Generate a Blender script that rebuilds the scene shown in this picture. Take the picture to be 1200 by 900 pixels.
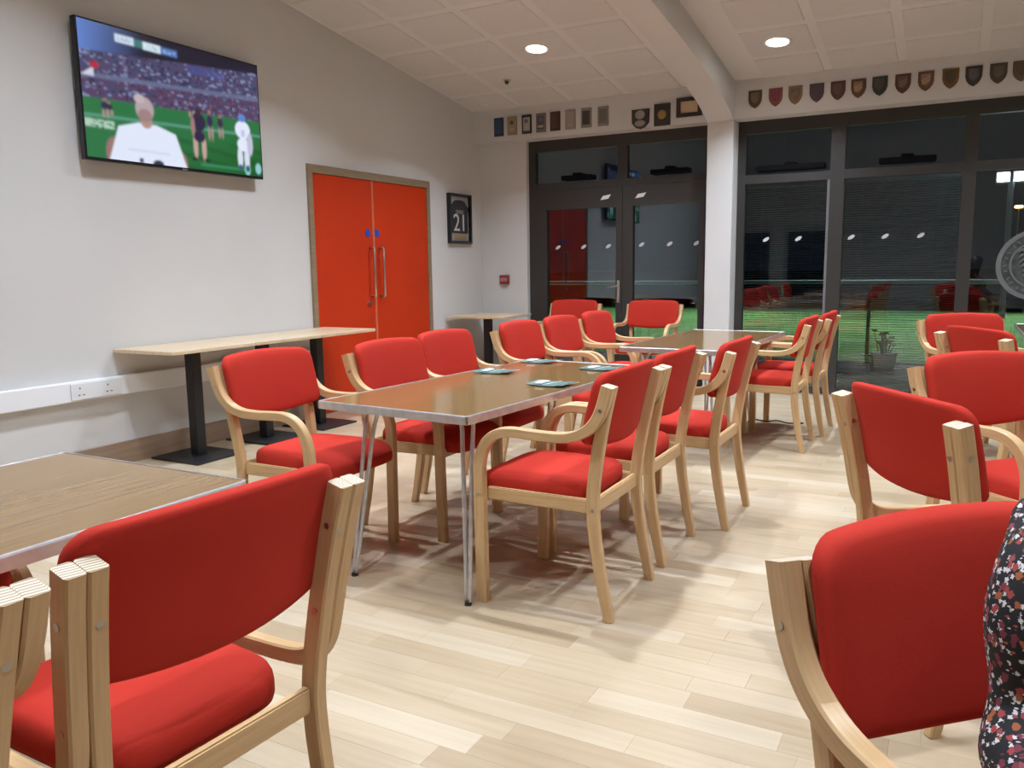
import bpy, bmesh, math, random
import numpy as np
from mathutils import Vector, Matrix

# ------------------------------------------------------------------ clear, camera, world, lights, exposure
for o in list(bpy.data.objects):
    bpy.data.objects.remove(o)
S = bpy.context.scene
COL = S.collection
random.seed(7)
RNG = np.random.RandomState(11)

CAM = Vector((4.7945, -8.224, 1.26))
YAW, PITCH, ROLL, FPX = 0.4968, 0.1431, -0.0139, 954.3
cd = bpy.data.cameras.new('camera')
cam = bpy.data.objects.new('camera', cd)
COL.objects.link(cam)
fw = Vector((-math.sin(YAW) * math.cos(PITCH), math.cos(YAW) * math.cos(PITCH), -math.sin(PITCH)))
rt = Vector((math.cos(YAW), math.sin(YAW), 0))
up = rt.cross(fw)
rt2 = rt * math.cos(ROLL) + up * math.sin(ROLL)
up2 = up * math.cos(ROLL) - rt * math.sin(ROLL)
M = Matrix((rt2, up2, -fw)).transposed().to_4x4()
M.translation = CAM
cam.matrix_world = M
cd.sensor_width = 36.0
cd.lens = FPX / 1200 * 36.0
cd.clip_start = 0.02
cd.clip_end = 500
S.camera = cam

W = bpy.data.worlds.new('night')
S.world = W
W.use_nodes = True
W.node_tree.nodes['Background'].inputs[0].default_value = (0.010, 0.013, 0.022, 1)
W.node_tree.nodes['Background'].inputs[1].default_value = 0.35

S.view_settings.view_transform = 'Standard'
S.view_settings.look = 'None'
S.view_settings.gamma = 1.0
S.view_settings.use_curve_mapping = False
S.view_settings.exposure = 0.0

LAMP_W = 34.0            # watts of each ceiling downlight
LAMP_COL = (0.80, 0.91, 1.04)
LAMP_SPREAD = math.radians(122)

# ------------------------------------------------------------------ materials
def nn(nt, kind, **kw):
    n = nt.nodes.new(kind)
    for k, v in kw.items():
        setattr(n, k, v)
    return n

def mat(name, col, rough=0.5, metal=0.0, spec=0.5, emit=None, estr=1.0):
    m = bpy.data.materials.new(name)
    m.use_nodes = True
    b = m.node_tree.nodes['Principled BSDF']
    b.inputs['Base Color'].default_value = (*col, 1)
    b.inputs['Roughness'].default_value = rough
    b.inputs['Metallic'].default_value = metal
    b.inputs['Specular IOR Level'].default_value = spec
    if emit:
        b.inputs['Emission Color'].default_value = (*emit, 1)
        b.inputs['Emission Strength'].default_value = estr
    return m

def ramp(nt, stops):
    r = nt.nodes.new('ShaderNodeValToRGB')
    e = r.color_ramp.elements
    while len(e) > 1:
        e.remove(e[-1])
    e[0].position = stops[0][0]
    e[0].color = (*stops[0][1], 1)
    for p, c in stops[1:]:
        x = e.new(p)
        x.color = (*c, 1)
    return r

def noise_mat(name, c1, c2, scale=(20, 20, 20), detail=4, rough=0.5, bump=0.0, coord='Object', spec=0.5, metal=0.0, nscale=1.0, lo=.35, hi=.65):
    m = mat(name, c1, rough, metal, spec)
    nt = m.node_tree
    b = nt.nodes['Principled BSDF']
    tc = nn(nt, 'ShaderNodeTexCoord')
    mp = nn(nt, 'ShaderNodeMapping')
    mp.inputs['Scale'].default_value = scale
    nt.links.new(tc.outputs[coord], mp.inputs[0])
    no = nn(nt, 'ShaderNodeTexNoise')
    no.inputs['Scale'].default_value = nscale
    no.inputs['Detail'].default_value = detail
    nt.links.new(mp.outputs[0], no.inputs[0])
    r = ramp(nt, [(lo, c1), (hi, c2)])
    nt.links.new(no.outputs[0], r.inputs[0])
    nt.links.new(r.outputs[0], b.inputs['Base Color'])
    if bump:
        bp = nn(nt, 'ShaderNodeBump')
        bp.inputs['Strength'].default_value = bump
        bp.inputs['Distance'].default_value = 0.002
        nt.links.new(no.outputs[0], bp.inputs['Height'])
        nt.links.new(bp.outputs[0], b.inputs['Normal'])
    return m

MT = {}
MT['wall'] = noise_mat('wall_paint', (0.62, 0.61, 0.60), (0.645, 0.635, 0.625), (1.5,) * 3, 3, 0.75, 0.05)
MT['ceiling_bar'] = mat('ceiling_bar_paint', (0.68, 0.66, 0.645), 0.8)
MT['tile'] = noise_mat('ceiling_tile_board', (0.62, 0.60, 0.585), (0.645, 0.625, 0.605), (60,) * 3, 3, 0.9)
MT['white'] = mat('white_plastic', (0.82, 0.83, 0.86), 0.4)
MT['redwool'] = noise_mat('red_wool', (0.43, 0.029, 0.018), (0.465, 0.034, 0.021), (700,) * 3, 2, 0.85, 0.10, spec=0.10)
_b = MT['redwool'].node_tree.nodes['Principled BSDF']
_b.inputs['Sheen Weight'].default_value = 0.02
_b.inputs['Sheen Roughness'].default_value = 0.45
_b.inputs['Sheen Tint'].default_value = (1.0, .55, .50, 1)
MT['black'] = mat('black_powder_coat', (0.012, 0.012, 0.013), 0.45)
MT['mattblack'] = mat('matt_black', (0.006, 0.006, 0.007), 0.9, spec=.08)
MT['blackgloss'] = mat('black_gloss', (0.010, 0.010, 0.012), 0.2)
MT['alu'] = noise_mat('brushed_aluminium', (0.60, 0.58, 0.60), (0.70, 0.68, 0.69), (30, 30, 30), 3, 0.36, metal=0.85)
MT['steel'] = mat('satin_steel', (0.62, 0.60, 0.57), 0.3, 1.0)
MT['frame'] = mat('dark_window_frame', (0.034, 0.031, 0.028), 0.5)
MT['doorred'] = noise_mat('red_door_laminate', (0.52, 0.033, 0.004), (0.55, 0.037, 0.005), (2, 2, 2), 2, 0.5, spec=.3)
MT['doorframe'] = noise_mat('taupe_wood_frame', (0.24, 0.17, 0.10), (0.29, 0.21, 0.13), (6, 6, 60), 3, 0.5)
MT['skirt'] = noise_mat('brown_skirting', (0.27, 0.18, 0.12), (0.33, 0.23, 0.155), (40, 3, 40), 3, 0.4)
MT['bolt'] = mat('steel_bolt', (0.45, 0.42, 0.38), 0.3, 1.0)
MT['blue'] = mat('blue_sign', (0.02, 0.07, 0.42), 0.4)
MT['rubber'] = mat('black_rubber', (0.015, 0.015, 0.015), 0.7)

def beech():
    m = mat('beech_laminate', (0.60, 0.40, 0.22), 0.38)
    nt = m.node_tree
    b = nt.nodes['Principled BSDF']
    uv = nn(nt, 'ShaderNodeUVMap', uv_map='UVMap')
    mp = nn(nt, 'ShaderNodeMapping')
    mp.inputs['Scale'].default_value = (6, 90, 1)
    nt.links.new(uv.outputs[0], mp.inputs[0])
    no = nn(nt, 'ShaderNodeTexNoise')
    no.inputs['Scale'].default_value = 1.0
    no.inputs['Detail'].default_value = 5
    nt.links.new(mp.outputs[0], no.inputs[0])
    r = ramp(nt, [(0.3, (0.52, 0.320, 0.150)), (0.7, (0.62, 0.405, 0.205))])
    nt.links.new(no.outputs[0], r.inputs[0])
    nt.links.new(r.outputs[0], b.inputs['Base Color'])
    return m
MT['beech'] = beech()

def plyend():
    m = mat('ply_end_grain', (0.8, 0.7, 0.55), 0.6)
    nt = m.node_tree
    b = nt.nodes['Principled BSDF']
    uv = nn(nt, 'ShaderNodeUVMap', uv_map='UVMap')
    w = nn(nt, 'ShaderNodeTexWave', wave_type='BANDS', bands_direction='Y')
    w.inputs['Scale'].default_value = 46
    w.inputs['Distortion'].default_value = 0.6
    w.inputs['Detail'].default_value = 1
    nt.links.new(uv.outputs[0], w.inputs[0])
    r = ramp(nt, [(0.25, (0.36, 0.25, 0.14)), (0.55, (0.70, 0.61, 0.48))])
    nt.links.new(w.outputs[0], r.inputs[0])
    nt.links.new(r.outputs[0], b.inputs['Base Color'])
    return m
MT['plyend'] = plyend()

def tablewood(name, a, c, rough):
    m = mat(name, a, rough)
    nt = m.node_tree
    b = nt.nodes['Principled BSDF']
    tc = nn(nt, 'ShaderNodeTexCoord')
    mp = nn(nt, 'ShaderNodeMapping')
    mp.inputs['Scale'].default_value = (70, 2.2, 10)
    nt.links.new(tc.outputs['Object'], mp.inputs[0])
    no = nn(nt, 'ShaderNodeTexNoise')
    no.inputs['Scale'].default_value = 1.0
    no.inputs['Detail'].default_value = 6
    no.inputs['Roughness'].default_value = 0.6
    nt.links.new(mp.outputs[0], no.inputs[0])
    r = ramp(nt, [(0.30, tuple(v * 0.76 for v in a)), (0.45, a), (0.75, c)])
    nt.links.new(no.outputs[0], r.inputs[0])
    nt.links.new(r.outputs[0], b.inputs['Base Color'])
    return m
MT['tabletop'] = tablewood('walnut_laminate', (0.215, 0.122, 0.046), (0.26, 0.152, 0.062), 0.12)
MT['oaktop'] = tablewood('pale_oak_laminate', (0.66, 0.50, 0.32), (0.74, 0.58, 0.40), 0.30)

def floormat():
    m = mat('beech_floor', (0.6, 0.45, 0.3), 0.33)
    nt = m.node_tree
    b = nt.nodes['Principled BSDF']
    at = nn(nt, 'ShaderNodeAttribute', attribute_name='tone')
    tc = nn(nt, 'ShaderNodeTexCoord')
    mp = nn(nt, 'ShaderNodeMapping')
    mp.inputs['Scale'].default_value = (2.2, 38, 1)
    nt.links.new(tc.outputs['Object'], mp.inputs[0])
    no = nn(nt, 'ShaderNodeTexNoise')
    no.inputs['Scale'].default_value = 1.0
    no.inputs['Detail'].default_value = 5
    nt.links.new(mp.outputs[0], no.inputs[0])
    r = ramp(nt, [(0.0, (0.385, 0.282, 0.172)), (0.5, (0.480, 0.372, 0.248)), (1.0, (0.560, 0.466, 0.345))])
    nt.links.new(at.outputs['Fac'], r.inputs[0])
    mx = nn(nt, 'ShaderNodeMix', data_type='RGBA', blend_type='MULTIPLY')
    mx.inputs['Factor'].default_value = 1.0
    r2 = ramp(nt, [(0.3, (0.90, 0.88, 0.85)), (0.6, (1, 1, 1))])
    nt.links.new(no.outputs[0], r2.inputs[0])
    nt.links.new(r.outputs[0], mx.inputs['A'])
    nt.links.new(r2.outputs[0], mx.inputs['B'])
    nt.links.new(mx.outputs['Result'], b.inputs['Base Color'])
    return m
MT['floor'] = floormat()

def glassmat():
    m = bpy.data.materials.new('window_glass')
    m.use_nodes = True
    nt = m.node_tree
    nt.nodes.remove(nt.nodes['Principled BSDF'])
    out = nt.nodes['Material Output']
    tr = nn(nt, 'ShaderNodeBsdfTransparent')
    tr.inputs[0].default_value = (0.80, 0.86, 0.88, 1)
    gl = nn(nt, 'ShaderNodeBsdfGlossy')
    gl.inputs['Roughness'].default_value = 0.012
    gl.inputs['Color'].default_value = (0.82, 0.92, 1.0, 1)
    fr = nn(nt, 'ShaderNodeFresnel')
    fr.inputs[0].default_value = 1.75
    mul = nn(nt, 'ShaderNodeMath', operation='MULTIPLY')
    mul.inputs[1].default_value = 1.25
    mul.use_clamp = True
    mx = nn(nt, 'ShaderNodeMixShader')
    nt.links.new(fr.outputs[0], mul.inputs[0])
    nt.links.new(mul.outputs[0], mx.inputs[0])
    nt.links.new(tr.outputs[0], mx.inputs[1])
    nt.links.new(gl.outputs[0], mx.inputs[2])
    nt.links.new(mx.outputs[0], out.inputs[0])
    return m
MT['glass'] = glassmat()

def vcol(name, attr='paint', rough=0.5, emit=0.0):
    m = mat(name, (0, 0, 0), rough)
    nt = m.node_tree
    b = nt.nodes['Principled BSDF']
    at = nn(nt, 'ShaderNodeAttribute', attribute_name=attr)
    if emit:
        nt.links.new(at.outputs['Color'], b.inputs['Emission Color'])
        b.inputs['Emission Strength'].default_value = emit
        b.inputs['Base Color'].default_value = (0.01, 0.01, 0.012, 1)
    else:
        nt.links.new(at.outputs['Color'], b.inputs['Base Color'])
    return m

# ------------------------------------------------------------------ object helpers
def link(name, me, m=None, parent=None, loc=None, rotz=None):
    o = bpy.data.objects.new(name, me)
    COL.objects.link(o)
    if m is not None and me is not None:
        for x in (m if isinstance(m, (list, tuple)) else [m]):
            me.materials.append(x)
    if parent:
        o.parent = parent
    if loc is not None:
        o.location = loc
    if rotz is not None:
        o.rotation_euler = (0, 0, rotz)
    return o

def tag(o, label=None, cat=None, group=None, kind=None):
    for k, v in (('label', label), ('category', cat), ('group', group), ('kind', kind)):
        if v:
            o[k] = v
    return o

def thing(name, label, cat, loc=(0, 0, 0), rotz=0.0, group=None):
    return tag(link(name, None, None, None, loc, rotz), label, cat, group)

def struct(o, label=None):
    o['kind'] = 'structure'
    if label:
        o['label'] = label
    return o

def mesh_from(name, v, f, smooth=False):
    me = bpy.data.meshes.new(name)
    me.from_pydata([tuple(x) for x in v], [], f)
    me.update()
    if smooth:
        me.polygons.foreach_set('use_smooth', [True] * len(me.polygons))
    return me

def bm_mesh(name, bm, smooth=False):
    bmesh.ops.recalc_face_normals(bm, faces=bm.faces[:])
    me = bpy.data.meshes.new(name)
    bm.to_mesh(me)
    bm.free()
    if smooth:
        me.polygons.foreach_set('use_smooth', [True] * len(me.polygons))
    return me

def bx(bm, x0, x1, y0, y1, z0, z1, bev=0.0, seg=2):
    r = bmesh.ops.create_cube(bm, size=1.0)
    vs = r['verts']
    for v in vs:
        v.co = Vector((x0 + (v.co.x + .5) * (x1 - x0), y0 + (v.co.y + .5) * (y1 - y0), z0 + (v.co.z + .5) * (z1 - z0)))
    if bev:
        es = list({e for v in vs for e in v.link_edges})
        bmesh.ops.bevel(bm, geom=es, offset=bev, segments=seg, affect='EDGES', profile=0.5)

def box(name, x0, x1, y0, y1, z0, z1, m, parent=None, bev=0.0, seg=2):
    bm = bmesh.new()
    bx(bm, x0, x1, y0, y1, z0, z1, bev, seg)
    return link(name, bm_mesh(name, bm), m, parent)

def cyl(bm, p0, p1, r0, r1=None, n=12, caps=True):
    r1 = r0 if r1 is None else r1
    p0, p1 = Vector(p0), Vector(p1)
    d = (p1 - p0).normalized()
    a = d.orthogonal().normalized()
    b = d.cross(a)
    R0, R1 = [], []
    for i in range(n):
        t = 2 * math.pi * i / n
        w = a * math.cos(t) + b * math.sin(t)
        R0.append(bm.verts.new(p0 + w * r0))
        R1.append(bm.verts.new(p1 + w * r1))
    for i in range(n):
        bm.faces.new((R0[i], R0[(i + 1) % n], R1[(i + 1) % n], R1[i]))
    if caps:
        bm.faces.new(R0[::-1])
        bm.faces.new(R1)

def tube(bm, pts, r, n=8):
    pts = [Vector(p) for p in pts]
    prev = None
    a = None
    rings = []
    for i, p in enumerate(pts):
        d = (pts[min(i + 1, len(pts) - 1)] - pts[max(i - 1, 0)]).normalized()
        a = d.orthogonal().normalized() if a is None else (a - d * a.dot(d)).normalized()
        b = d.cross(a)
        rings.append([bm.verts.new(p + (a * math.cos(2 * math.pi * k / n) + b * math.sin(2 * math.pi * k / n)) * r) for k in range(n)])
    for A, B in zip(rings, rings[1:]):
        for k in range(n):
            bm.faces.new((A[k], A[(k + 1) % n], B[(k + 1) % n], B[k]))
    bm.faces.new(rings[0][::-1])
    bm.faces.new(rings[-1])

def copy_tree(o, parent=None):
    c = o.copy()
    COL.objects.link(c)
    if parent:
        c.parent = parent
    for ch in list(o.children):
        copy_tree(ch, c)
    return c

def catmull(pts, k=5):
    P = [np.array(p, float) for p in pts]
    out = []
    for i in range(len(P) - 1):
        a, b, c, d = P[max(i - 1, 0)], P[i], P[i + 1], P[min(i + 2, len(P) - 1)]
        for j in range(k):
            t = j / k
            out.append(.5 * ((2 * b) + (c - a) * t + (2 * a - 5 * b + 4 * c - d) * t * t + (3 * b - a - 3 * c + d) * t ** 3))
    out.append(P[-1])
    return out

# ------------------------------------------------------------------ STRUCTURE: floor
XR, YB = 8.0, -11.2          # right and rear walls
floor = box('floor', -0.1, XR, YB, 0.10, -0.12, -0.004, mat('floor_screed', (0.30, 0.22, 0.15), 0.8))
struct(floor, 'pale beech wood strip floor')

def plank_geo(x0, x1, y0, y1):
    c = 0.0005
    v = [(x0, y0, -.003), (x1, y0, -.003), (x1, y1, -.003), (x0, y1, -.003),
         (x0 + .0002, y0 + .0002, -.0004), (x1 - .0002, y0 + .0002, -.0004), (x1 - .0002, y1 - .0002, -.0004), (x0 + .0002, y1 - .0002, -.0004),
         (x0 + c, y0 + c, 0), (x1 - c, y0 + c, 0), (x1 - c, y1 - c, 0), (x0 + c, y1 - c, 0)]
    f = []
    for a in (0, 4):
        for k in range(4):
            f.append((a + k, a + (k + 1) % 4, a + 4 + (k + 1) % 4, a + 4 + k))
    f.append((8, 9, 10, 11))
    return v, f
planks = []
pw = 0.095
ny = int((0.0 - YB) / pw)
for j in range(ny):
    y1 = -j * pw
    y0 = y1 - pw
    x = -random.uniform(0, .5)
    while x < XR:
        L = random.choice((.32, .40, .48, .55, .62)) + random.uniform(-.03, .03)
        a, b = max(x, 0.0), min(x + L, XR)
        if b - a > .03:
            planks.append((a, b, y0, y1, min(1, max(0, random.gauss(.52, .17)))))
        x += L
Mi = M.inverted()
def inview(p):
    q = Mi @ Vector(p)
    if q.z > -0.2:
        return False
    return abs(q.x / -q.z) < 0.66 and abs(q.y / -q.z) < 0.50
near = sorted(range(len(planks)), key=lambda i: (Vector(((planks[i][0] + planks[i][1]) / 2, (planks[i][2] + planks[i][3]) / 2, 0)) - CAM).length
              if inview(((planks[i][0] + planks[i][1]) / 2, (planks[i][2] + planks[i][3]) / 2, 0)) else 1e6)
nearset = set(near[:300])
rv, rf, rtone = [], [], []
for i, (a, b, y0, y1, t) in enumerate(planks):
    v, f = plank_geo(a, b, y0, y1)
    if i in nearset:
        me = mesh_from('plank', v, f)
        at = me.attributes.new('tone', 'FLOAT', 'FACE')
        at.data.foreach_set('value', [t] * len(f))
        link('plank', me, MT['floor'], floor)
    else:
        k = len(rv)
        rv += v
        rf += [tuple(q + k for q in g) for g in f]
        rtone += [t] * len(f)
me = mesh_from('plank_field', rv, rf)
at = me.attributes.new('tone', 'FLOAT', 'FACE')
at.data.foreach_set('value', rtone)
tag(link('plank_field', me, MT['floor'], floor), kind='stuff')

# ------------------------------------------------------------------ walls, pillar, beam, ceiling
CZ0, CS = 2.93, 0.138
def cz(y):
    return CZ0 - CS * y
def wallprism(name, pts_yz, x0, x1, m):
    n = len(pts_yz)
    v = [(x0, y, z) for y, z in pts_yz] + [(x1, y, z) for y, z in pts_yz]
    f = [tuple(range(n))[::-1], tuple(range(n, 2 * n))] + [(i, (i + 1) % n, n + (i + 1) % n, n + i) for i in range(n)]
    bm = bmesh.new()
    vs = [bm.verts.new(q) for q in v]
    for g in f:
        bm.faces.new([vs[k] for k in g])
    return link(name, bm_mesh(name, bm), m)
wl = struct(wallprism('wall_left', [(YB, 0), (0.1, 0), (0.1, cz(0.1) + .2), (YB, cz(YB) + .2)], -0.15, 0.0, MT['wall']), 'tall off-white left wall')
struct(wallprism('wall_right', [(YB, 0), (0.1, 0), (0.1, cz(0.1) + .2), (YB, cz(YB) + .2)], XR, XR + .15, MT['wall']), 'off-white right wall outside the view')
# back wall: pier left of the glazed doors + bulkhead above the glazing
bm = bmesh.new()
bx(bm, 0, 0.585, -0.06, 0.10, 0, 2.62)
bx(bm, 0, XR, -0.20, 0.10, 2.61, 3.12)
wb = struct(link('wall_back', bm_mesh('wall_back', bm), MT['wall']), 'off-white back wall with bulkhead over the glazing')
struct(box('trim_1', 2.62, 2.87, -0.205, 0.10, 0, 2.75, MT['wall'], None, .004, 1), 'square white pillar between the two glazed bays')
# boxed beam that runs down the ceiling slope and haunches into the pillar
yb = [-11.0, -6.0, -2.7, -1.9, -1.4, -1.0, -0.6, -0.35, -0.20]
zb = [cz(-11) - .27, cz(-6) - .26, 3.05, 2.955, 2.885, 2.82, 2.735, 2.66, 2.60]
bm = bmesh.new()
rows = []
for y, z in zip(yb, zb):
    t = cz(y) + .05
    rows.append([bm.verts.new(q) for q in ((2.62, y, z), (2.87, y, z), (2.87, y, t), (2.62, y, t))])
for A, B in zip(rows, rows[1:]):
    for k in range(4):
        bm.faces.new((A[k], A[(k + 1) % 4], B[(k + 1) % 4], B[k]))
bm.faces.new(rows[0])
bm.faces.new(rows[-1][::-1])
struct(link('trim_2', bm_mesh('trim_2', bm), MT['wall']), 'white boxed beam running down the ceiling into the pillar')
# ceiling
bm = bmesh.new()
v = [bm.verts.new(q) for q in ((-.1, .1, cz(.1)), (XR + .1, .1, cz(.1)), (XR + .1, YB - .1, cz(YB - .1)), (-.1, YB - .1, cz(YB - .1)))]
w_ = [bm.verts.new(q.co + Vector((0, 0, .12))) for q in v]
bm.faces.new(v)
bm.faces.new(w_[::-1])
for k in range(4):
    bm.faces.new((v[k], w_[k], w_[(k + 1) % 4], v[(k + 1) % 4]))
ceil = struct(link('ceiling', bm_mesh('ceiling', bm), MT['ceiling_bar']), 'sloping white ceiling of square panels')
def tile_mesh(w, l):
    bm = bmesh.new()
    bx(bm, -w / 2, w / 2, -l / 2, l / 2, -.006, .01, .004, 1)
    me = bm_mesh('ceiling_tile', bm)
    me.materials.append(MT['tile'])
    return me
tm = tile_mesh(.525, .525)
sl = math.atan(CS)
tiles_x = [0.3, 0.9, 1.5, 2.1] + [3.4 + .6 * k for k in range(8)]
j = 0
yt = -0.98 + .6
ys_t = []
while yt > -9.0:
    ys_t.append(yt)
    yt -= 0.6
for y in ys_t:
    for x in tiles_x:
        o = link('ceiling_tile', tm, None, ceil, (x, y, cz(y)))
        o.rotation_euler = (-sl, 0, 0)

# rear wall (seen only as a reflection in the night glass)
wr = struct(box('wall_rear', -0.15, XR + .15, YB - .15, YB, 0, cz(YB) + .2, MT['wall']), 'off-white rear wall behind the viewer')
box('pillar', 1.05, 1.35, YB, YB + .12, 0, cz(YB) - .05, MT['wall'], wr)
box('hatch', 0.15, 1.0, YB, YB + .03, 0, 1.95, mat('dark_hatch', (0.02, 0.022, 0.03), .4), wr)
box('hatch', 1.42, 2.3, YB, YB + .03, 0, 1.95, bpy.data.materials['dark_hatch'], wr)

# skirting
bs = struct(box('baseboard_left', 0.0, 0.018, -8.6, -2.92, 0, .15, MT['skirt'], None, .003, 1), 'brown wooden skirting along the left wall')
struct(box('baseboard_left.001', 0.0, 0.018, -1.125, -0.06, 0, .15, MT['skirt'], None, .003, 1), 'brown wooden skirting between red doors and corner')
struct(box('baseboard_back', 0.018, 0.58, -0.078, -0.06, 0, .15, MT['skirt'], None, .003, 1), 'brown wooden skirting under the fire call point')

# ------------------------------------------------------------------ door_1: red double doors
d1 = struct(link('door_1', None), 'red double doors in a taupe frame on the left wall')
bm = bmesh.new()
bx(bm, 0, .022, -2.92, -2.868, 0, 2.13)
bx(bm, 0, .022, -1.18, -1.125, 0, 2.13)
bx(bm, 0, .022, -2.868, -1.18, 2.062, 2.13)
link('door_frame', bm_mesh('door_frame', bm), MT['doorframe'], d1)
la = box('door_leaf', 0, .012, -2.866, -2.066, .008, 2.06, MT['doorred'], d1, .002, 1)
lb = box('door_leaf', 0, .012, -2.052, -1.182, .008, 2.06, MT['doorred'], d1, .002, 1)
box('meeting_strip', 0, .016, -2.078, -2.050, .008, 2.06, mat('pale_red_strip', (0.58, 0.14, 0.07), .35), d1, .002, 1)
def pull(y, leaf):
    bm = bmesh.new()
    tube(bm, [(0.012, y, 1.0), (.055, y, 1.0), (.062, y, 1.008), (.062, y, 1.22), (.062, y, 1.44), (.055, y, 1.45), (.012, y, 1.45)], .0105, 10)
    link('pull_handle', bm_mesh('pull_handle', bm, True), MT['steel'], leaf)
pull(-2.125, la)
pull(-1.985, lb)
for y, lf in ((-2.15, la), (-2.015, lb)):
    bm = bmesh.new()
    cyl(bm, (.012, y, 1.585), (.015, y, 1.585), .036, n=20)
    o = link('door_sign', bm_mesh('door_sign', bm), MT['blue'], lf)
    o['label'] = 'round blue fire door sign'
bm = bmesh.new()
cyl(bm, (.012, -2.165, .94), (.03, -2.165, .94), .024, n=16)
link('lock', bm_mesh('lock', bm), MT['steel'], la)

# ------------------------------------------------------------------ glazing
F = MT['frame']
w1 = struct(link('window_1', None), 'dark framed glazed double doors with transom panes')
bm = bmesh.new()
for a in ((.585, .665, 0, 2.61), (2.555, 2.625, 0, 2.61), (1.625, 1.735, 2.155, 2.49), (.665, 2.555, 2.49, 2.61), (.665, 2.555, 2.08, 2.155)):
    bx(bm, a[0], a[1], 0, .07, a[2], a[3])
link('window_frame', bm_mesh('window_frame', bm), F, w1)
for a, b in ((.665, 1.625), (1.735, 2.555)):
    box('transom_pane', a, b, .030, .036, 2.155, 2.49, MT['glass'], w1)
def gdoor(x0, x1, gx0, gx1):
    bm = bmesh.new()
    z0, z1, g0, g1 = .01, 2.078, .17, 1.872
    bx(bm, x0, gx0, -.006, .06, z0, z1)
    bx(bm, gx1, x1, -.006, .06, z0, z1)
    bx(bm, gx0, gx1, -.006, .06, z0, g0)
    bx(bm, gx0, gx1, -.006, .06, g1, z1)
    lf = link('glazed_door', bm_mesh('glazed_door', bm), F, w1)
    box('pane', gx0, gx1, .026, .032, g0, g1, MT['glass'], lf)
    return lf
ga = gdoor(.667, 1.682, .800, 1.612)
gb = gdoor(1.686, 2.553, 1.800, 2.500)
paper = mat('white_sticker', (0.85, 0.84, 0.80), .5)
def slant(name, x, z, w, h, y, parent, m=paper, sk=.03):
    v = [(x - w / 2, y, z - h / 2), (x + w / 2 - sk, y, z - h / 2 + .012), (x + w / 2, y, z + h / 2), (x - w / 2 + sk, y, z + h / 2 - .012)]
    v = v + [(a, y + .0015, c) for a, b, c in v]
    f = [(0, 1, 2, 3), (7, 6, 5, 4)] + [(k, k + 4, (k + 1) % 4 + 4, (k + 1) % 4) for k in range(4)]
    return link(name, mesh_from(name, v, f), m, parent)
for x, lf in ((1.496, ga), (1.884, gb)):
    slant('door_label', x, 1.972, .12, .055, -.0085, lf)['label'] = 'small white label on the door top rail'
def dot(x, z, parent, y=.022):
    bm = bmesh.new()
    cyl(bm, (x, y, z), (x, y + .003, z), .03, n=14)
    for vv in bm.verts:
        dx, dz = vv.co.x - x, vv.co.z - z
        vv.co.x = x + dx * 1.0
        vv.co.z = z + dz * .62 + dx * .45
    link('glass_marker', bm_mesh('glass_marker', bm), mat_dot, parent)
mat_dot = mat('frosted_dot', (0.55, 0.56, 0.58), .6)
for x in (.925, 1.231, 1.517):
    dot(x, 1.462, ga)
for x in (1.888, 2.191, 2.470):
    dot(x, 1.470, gb)
bm = bmesh.new()
bx(bm, 1.628, 1.658, -.016, -.006, .86, 1.10, .004, 1)
tube(bm, [(1.643, -.016, 1.04), (1.643, -.05, 1.04), (1.635, -.055, 1.039), (1.53, -.055, 1.025)], .009, 8)
cyl(bm, (1.643, -.016, .915), (1.643, -.024, .915), .012, n=12)
link('lever_handle', bm_mesh('lever_handle', bm), MT['steel'], ga)

w2 = struct(link('window_2', None), 'wide dark framed window wall right of the pillar')
bm = bmesh.new()
ms = [(2.865, 2.945), (3.72, 3.845), (4.80, 4.905), (5.86, 5.965), (6.92, 7.02), (7.92, 8.0)]
for a, b in ms:
    bx(bm, a, b, 0, .07, 0, 2.61)
bx(bm, 2.945, 7.92, .002, .068, 2.49, 2.61)
bx(bm, 2.945, 7.92, .002, .068, 2.02, 2.105)
bx(bm, 2.945, 7.92, .002, .068, 0, .07)
link('window_frame', bm_mesh('window_frame', bm), F, w2)
for (a, b), (c, d) in zip(ms, ms[1:]):
    box('transom_pane', b, c, .030, .036, 2.105, 2.49, MT['glass'], w2)
    box('pane', b, c, .030, .036, .07, 2.02, MT['glass'], w2)
for x in (3.154, 3.455, 3.923, 4.211, 4.502):
    dot(x, 1.487, w2)
box('edge_strip', 3.700, 3.722, -.004, .0, .07, 2.02, mat('pale_edge_strip', (.16, .16, .165), .35), w2)
struct(box('trim_3', .585, XR, -.06, 0.0, -.003, .006, MT['alu']), 'thin metal threshold strip under the glazing')
# round crest on the glass
bm = bmesh.new()
def ring(bm, cx, czz, r0, r1, y0, y1, n=48):
    A = [[bm.verts.new((cx + math.cos(2 * math.pi * k / n) * r, y, czz + math.sin(2 * math.pi * k / n) * r)) for k in range(n)] for r, y in ((r0, y0), (r1, y0), (r1, y1), (r0, y1))]
    for i in range(4):
        for k in range(n):
            bm.faces.new((A[i][k], A[i][(k + 1) % n], A[(i + 1) % 4][(k + 1) % n], A[(i + 1) % 4][k]))
ecx, ecz, er = 5.395, 1.215, .30
ring(bm, ecx, ecz, .262, .30, .020, .026)
ring(bm, ecx, ecz, .185, .20, .020, .026)
for k in range(26):
    t = 2 * math.pi * k / 26
    c0 = Vector((ecx + math.cos(t) * .218, .0215, ecz + math.sin(t) * .218))
    c1 = Vector((ecx + math.cos(t + (.05 if k % 2 else -.03)) * .245, .0215, ecz + math.sin(t + (.05 if k % 2 else -.03)) * .245))
    cyl(bm, c0, c1, .006, n=4)
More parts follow.
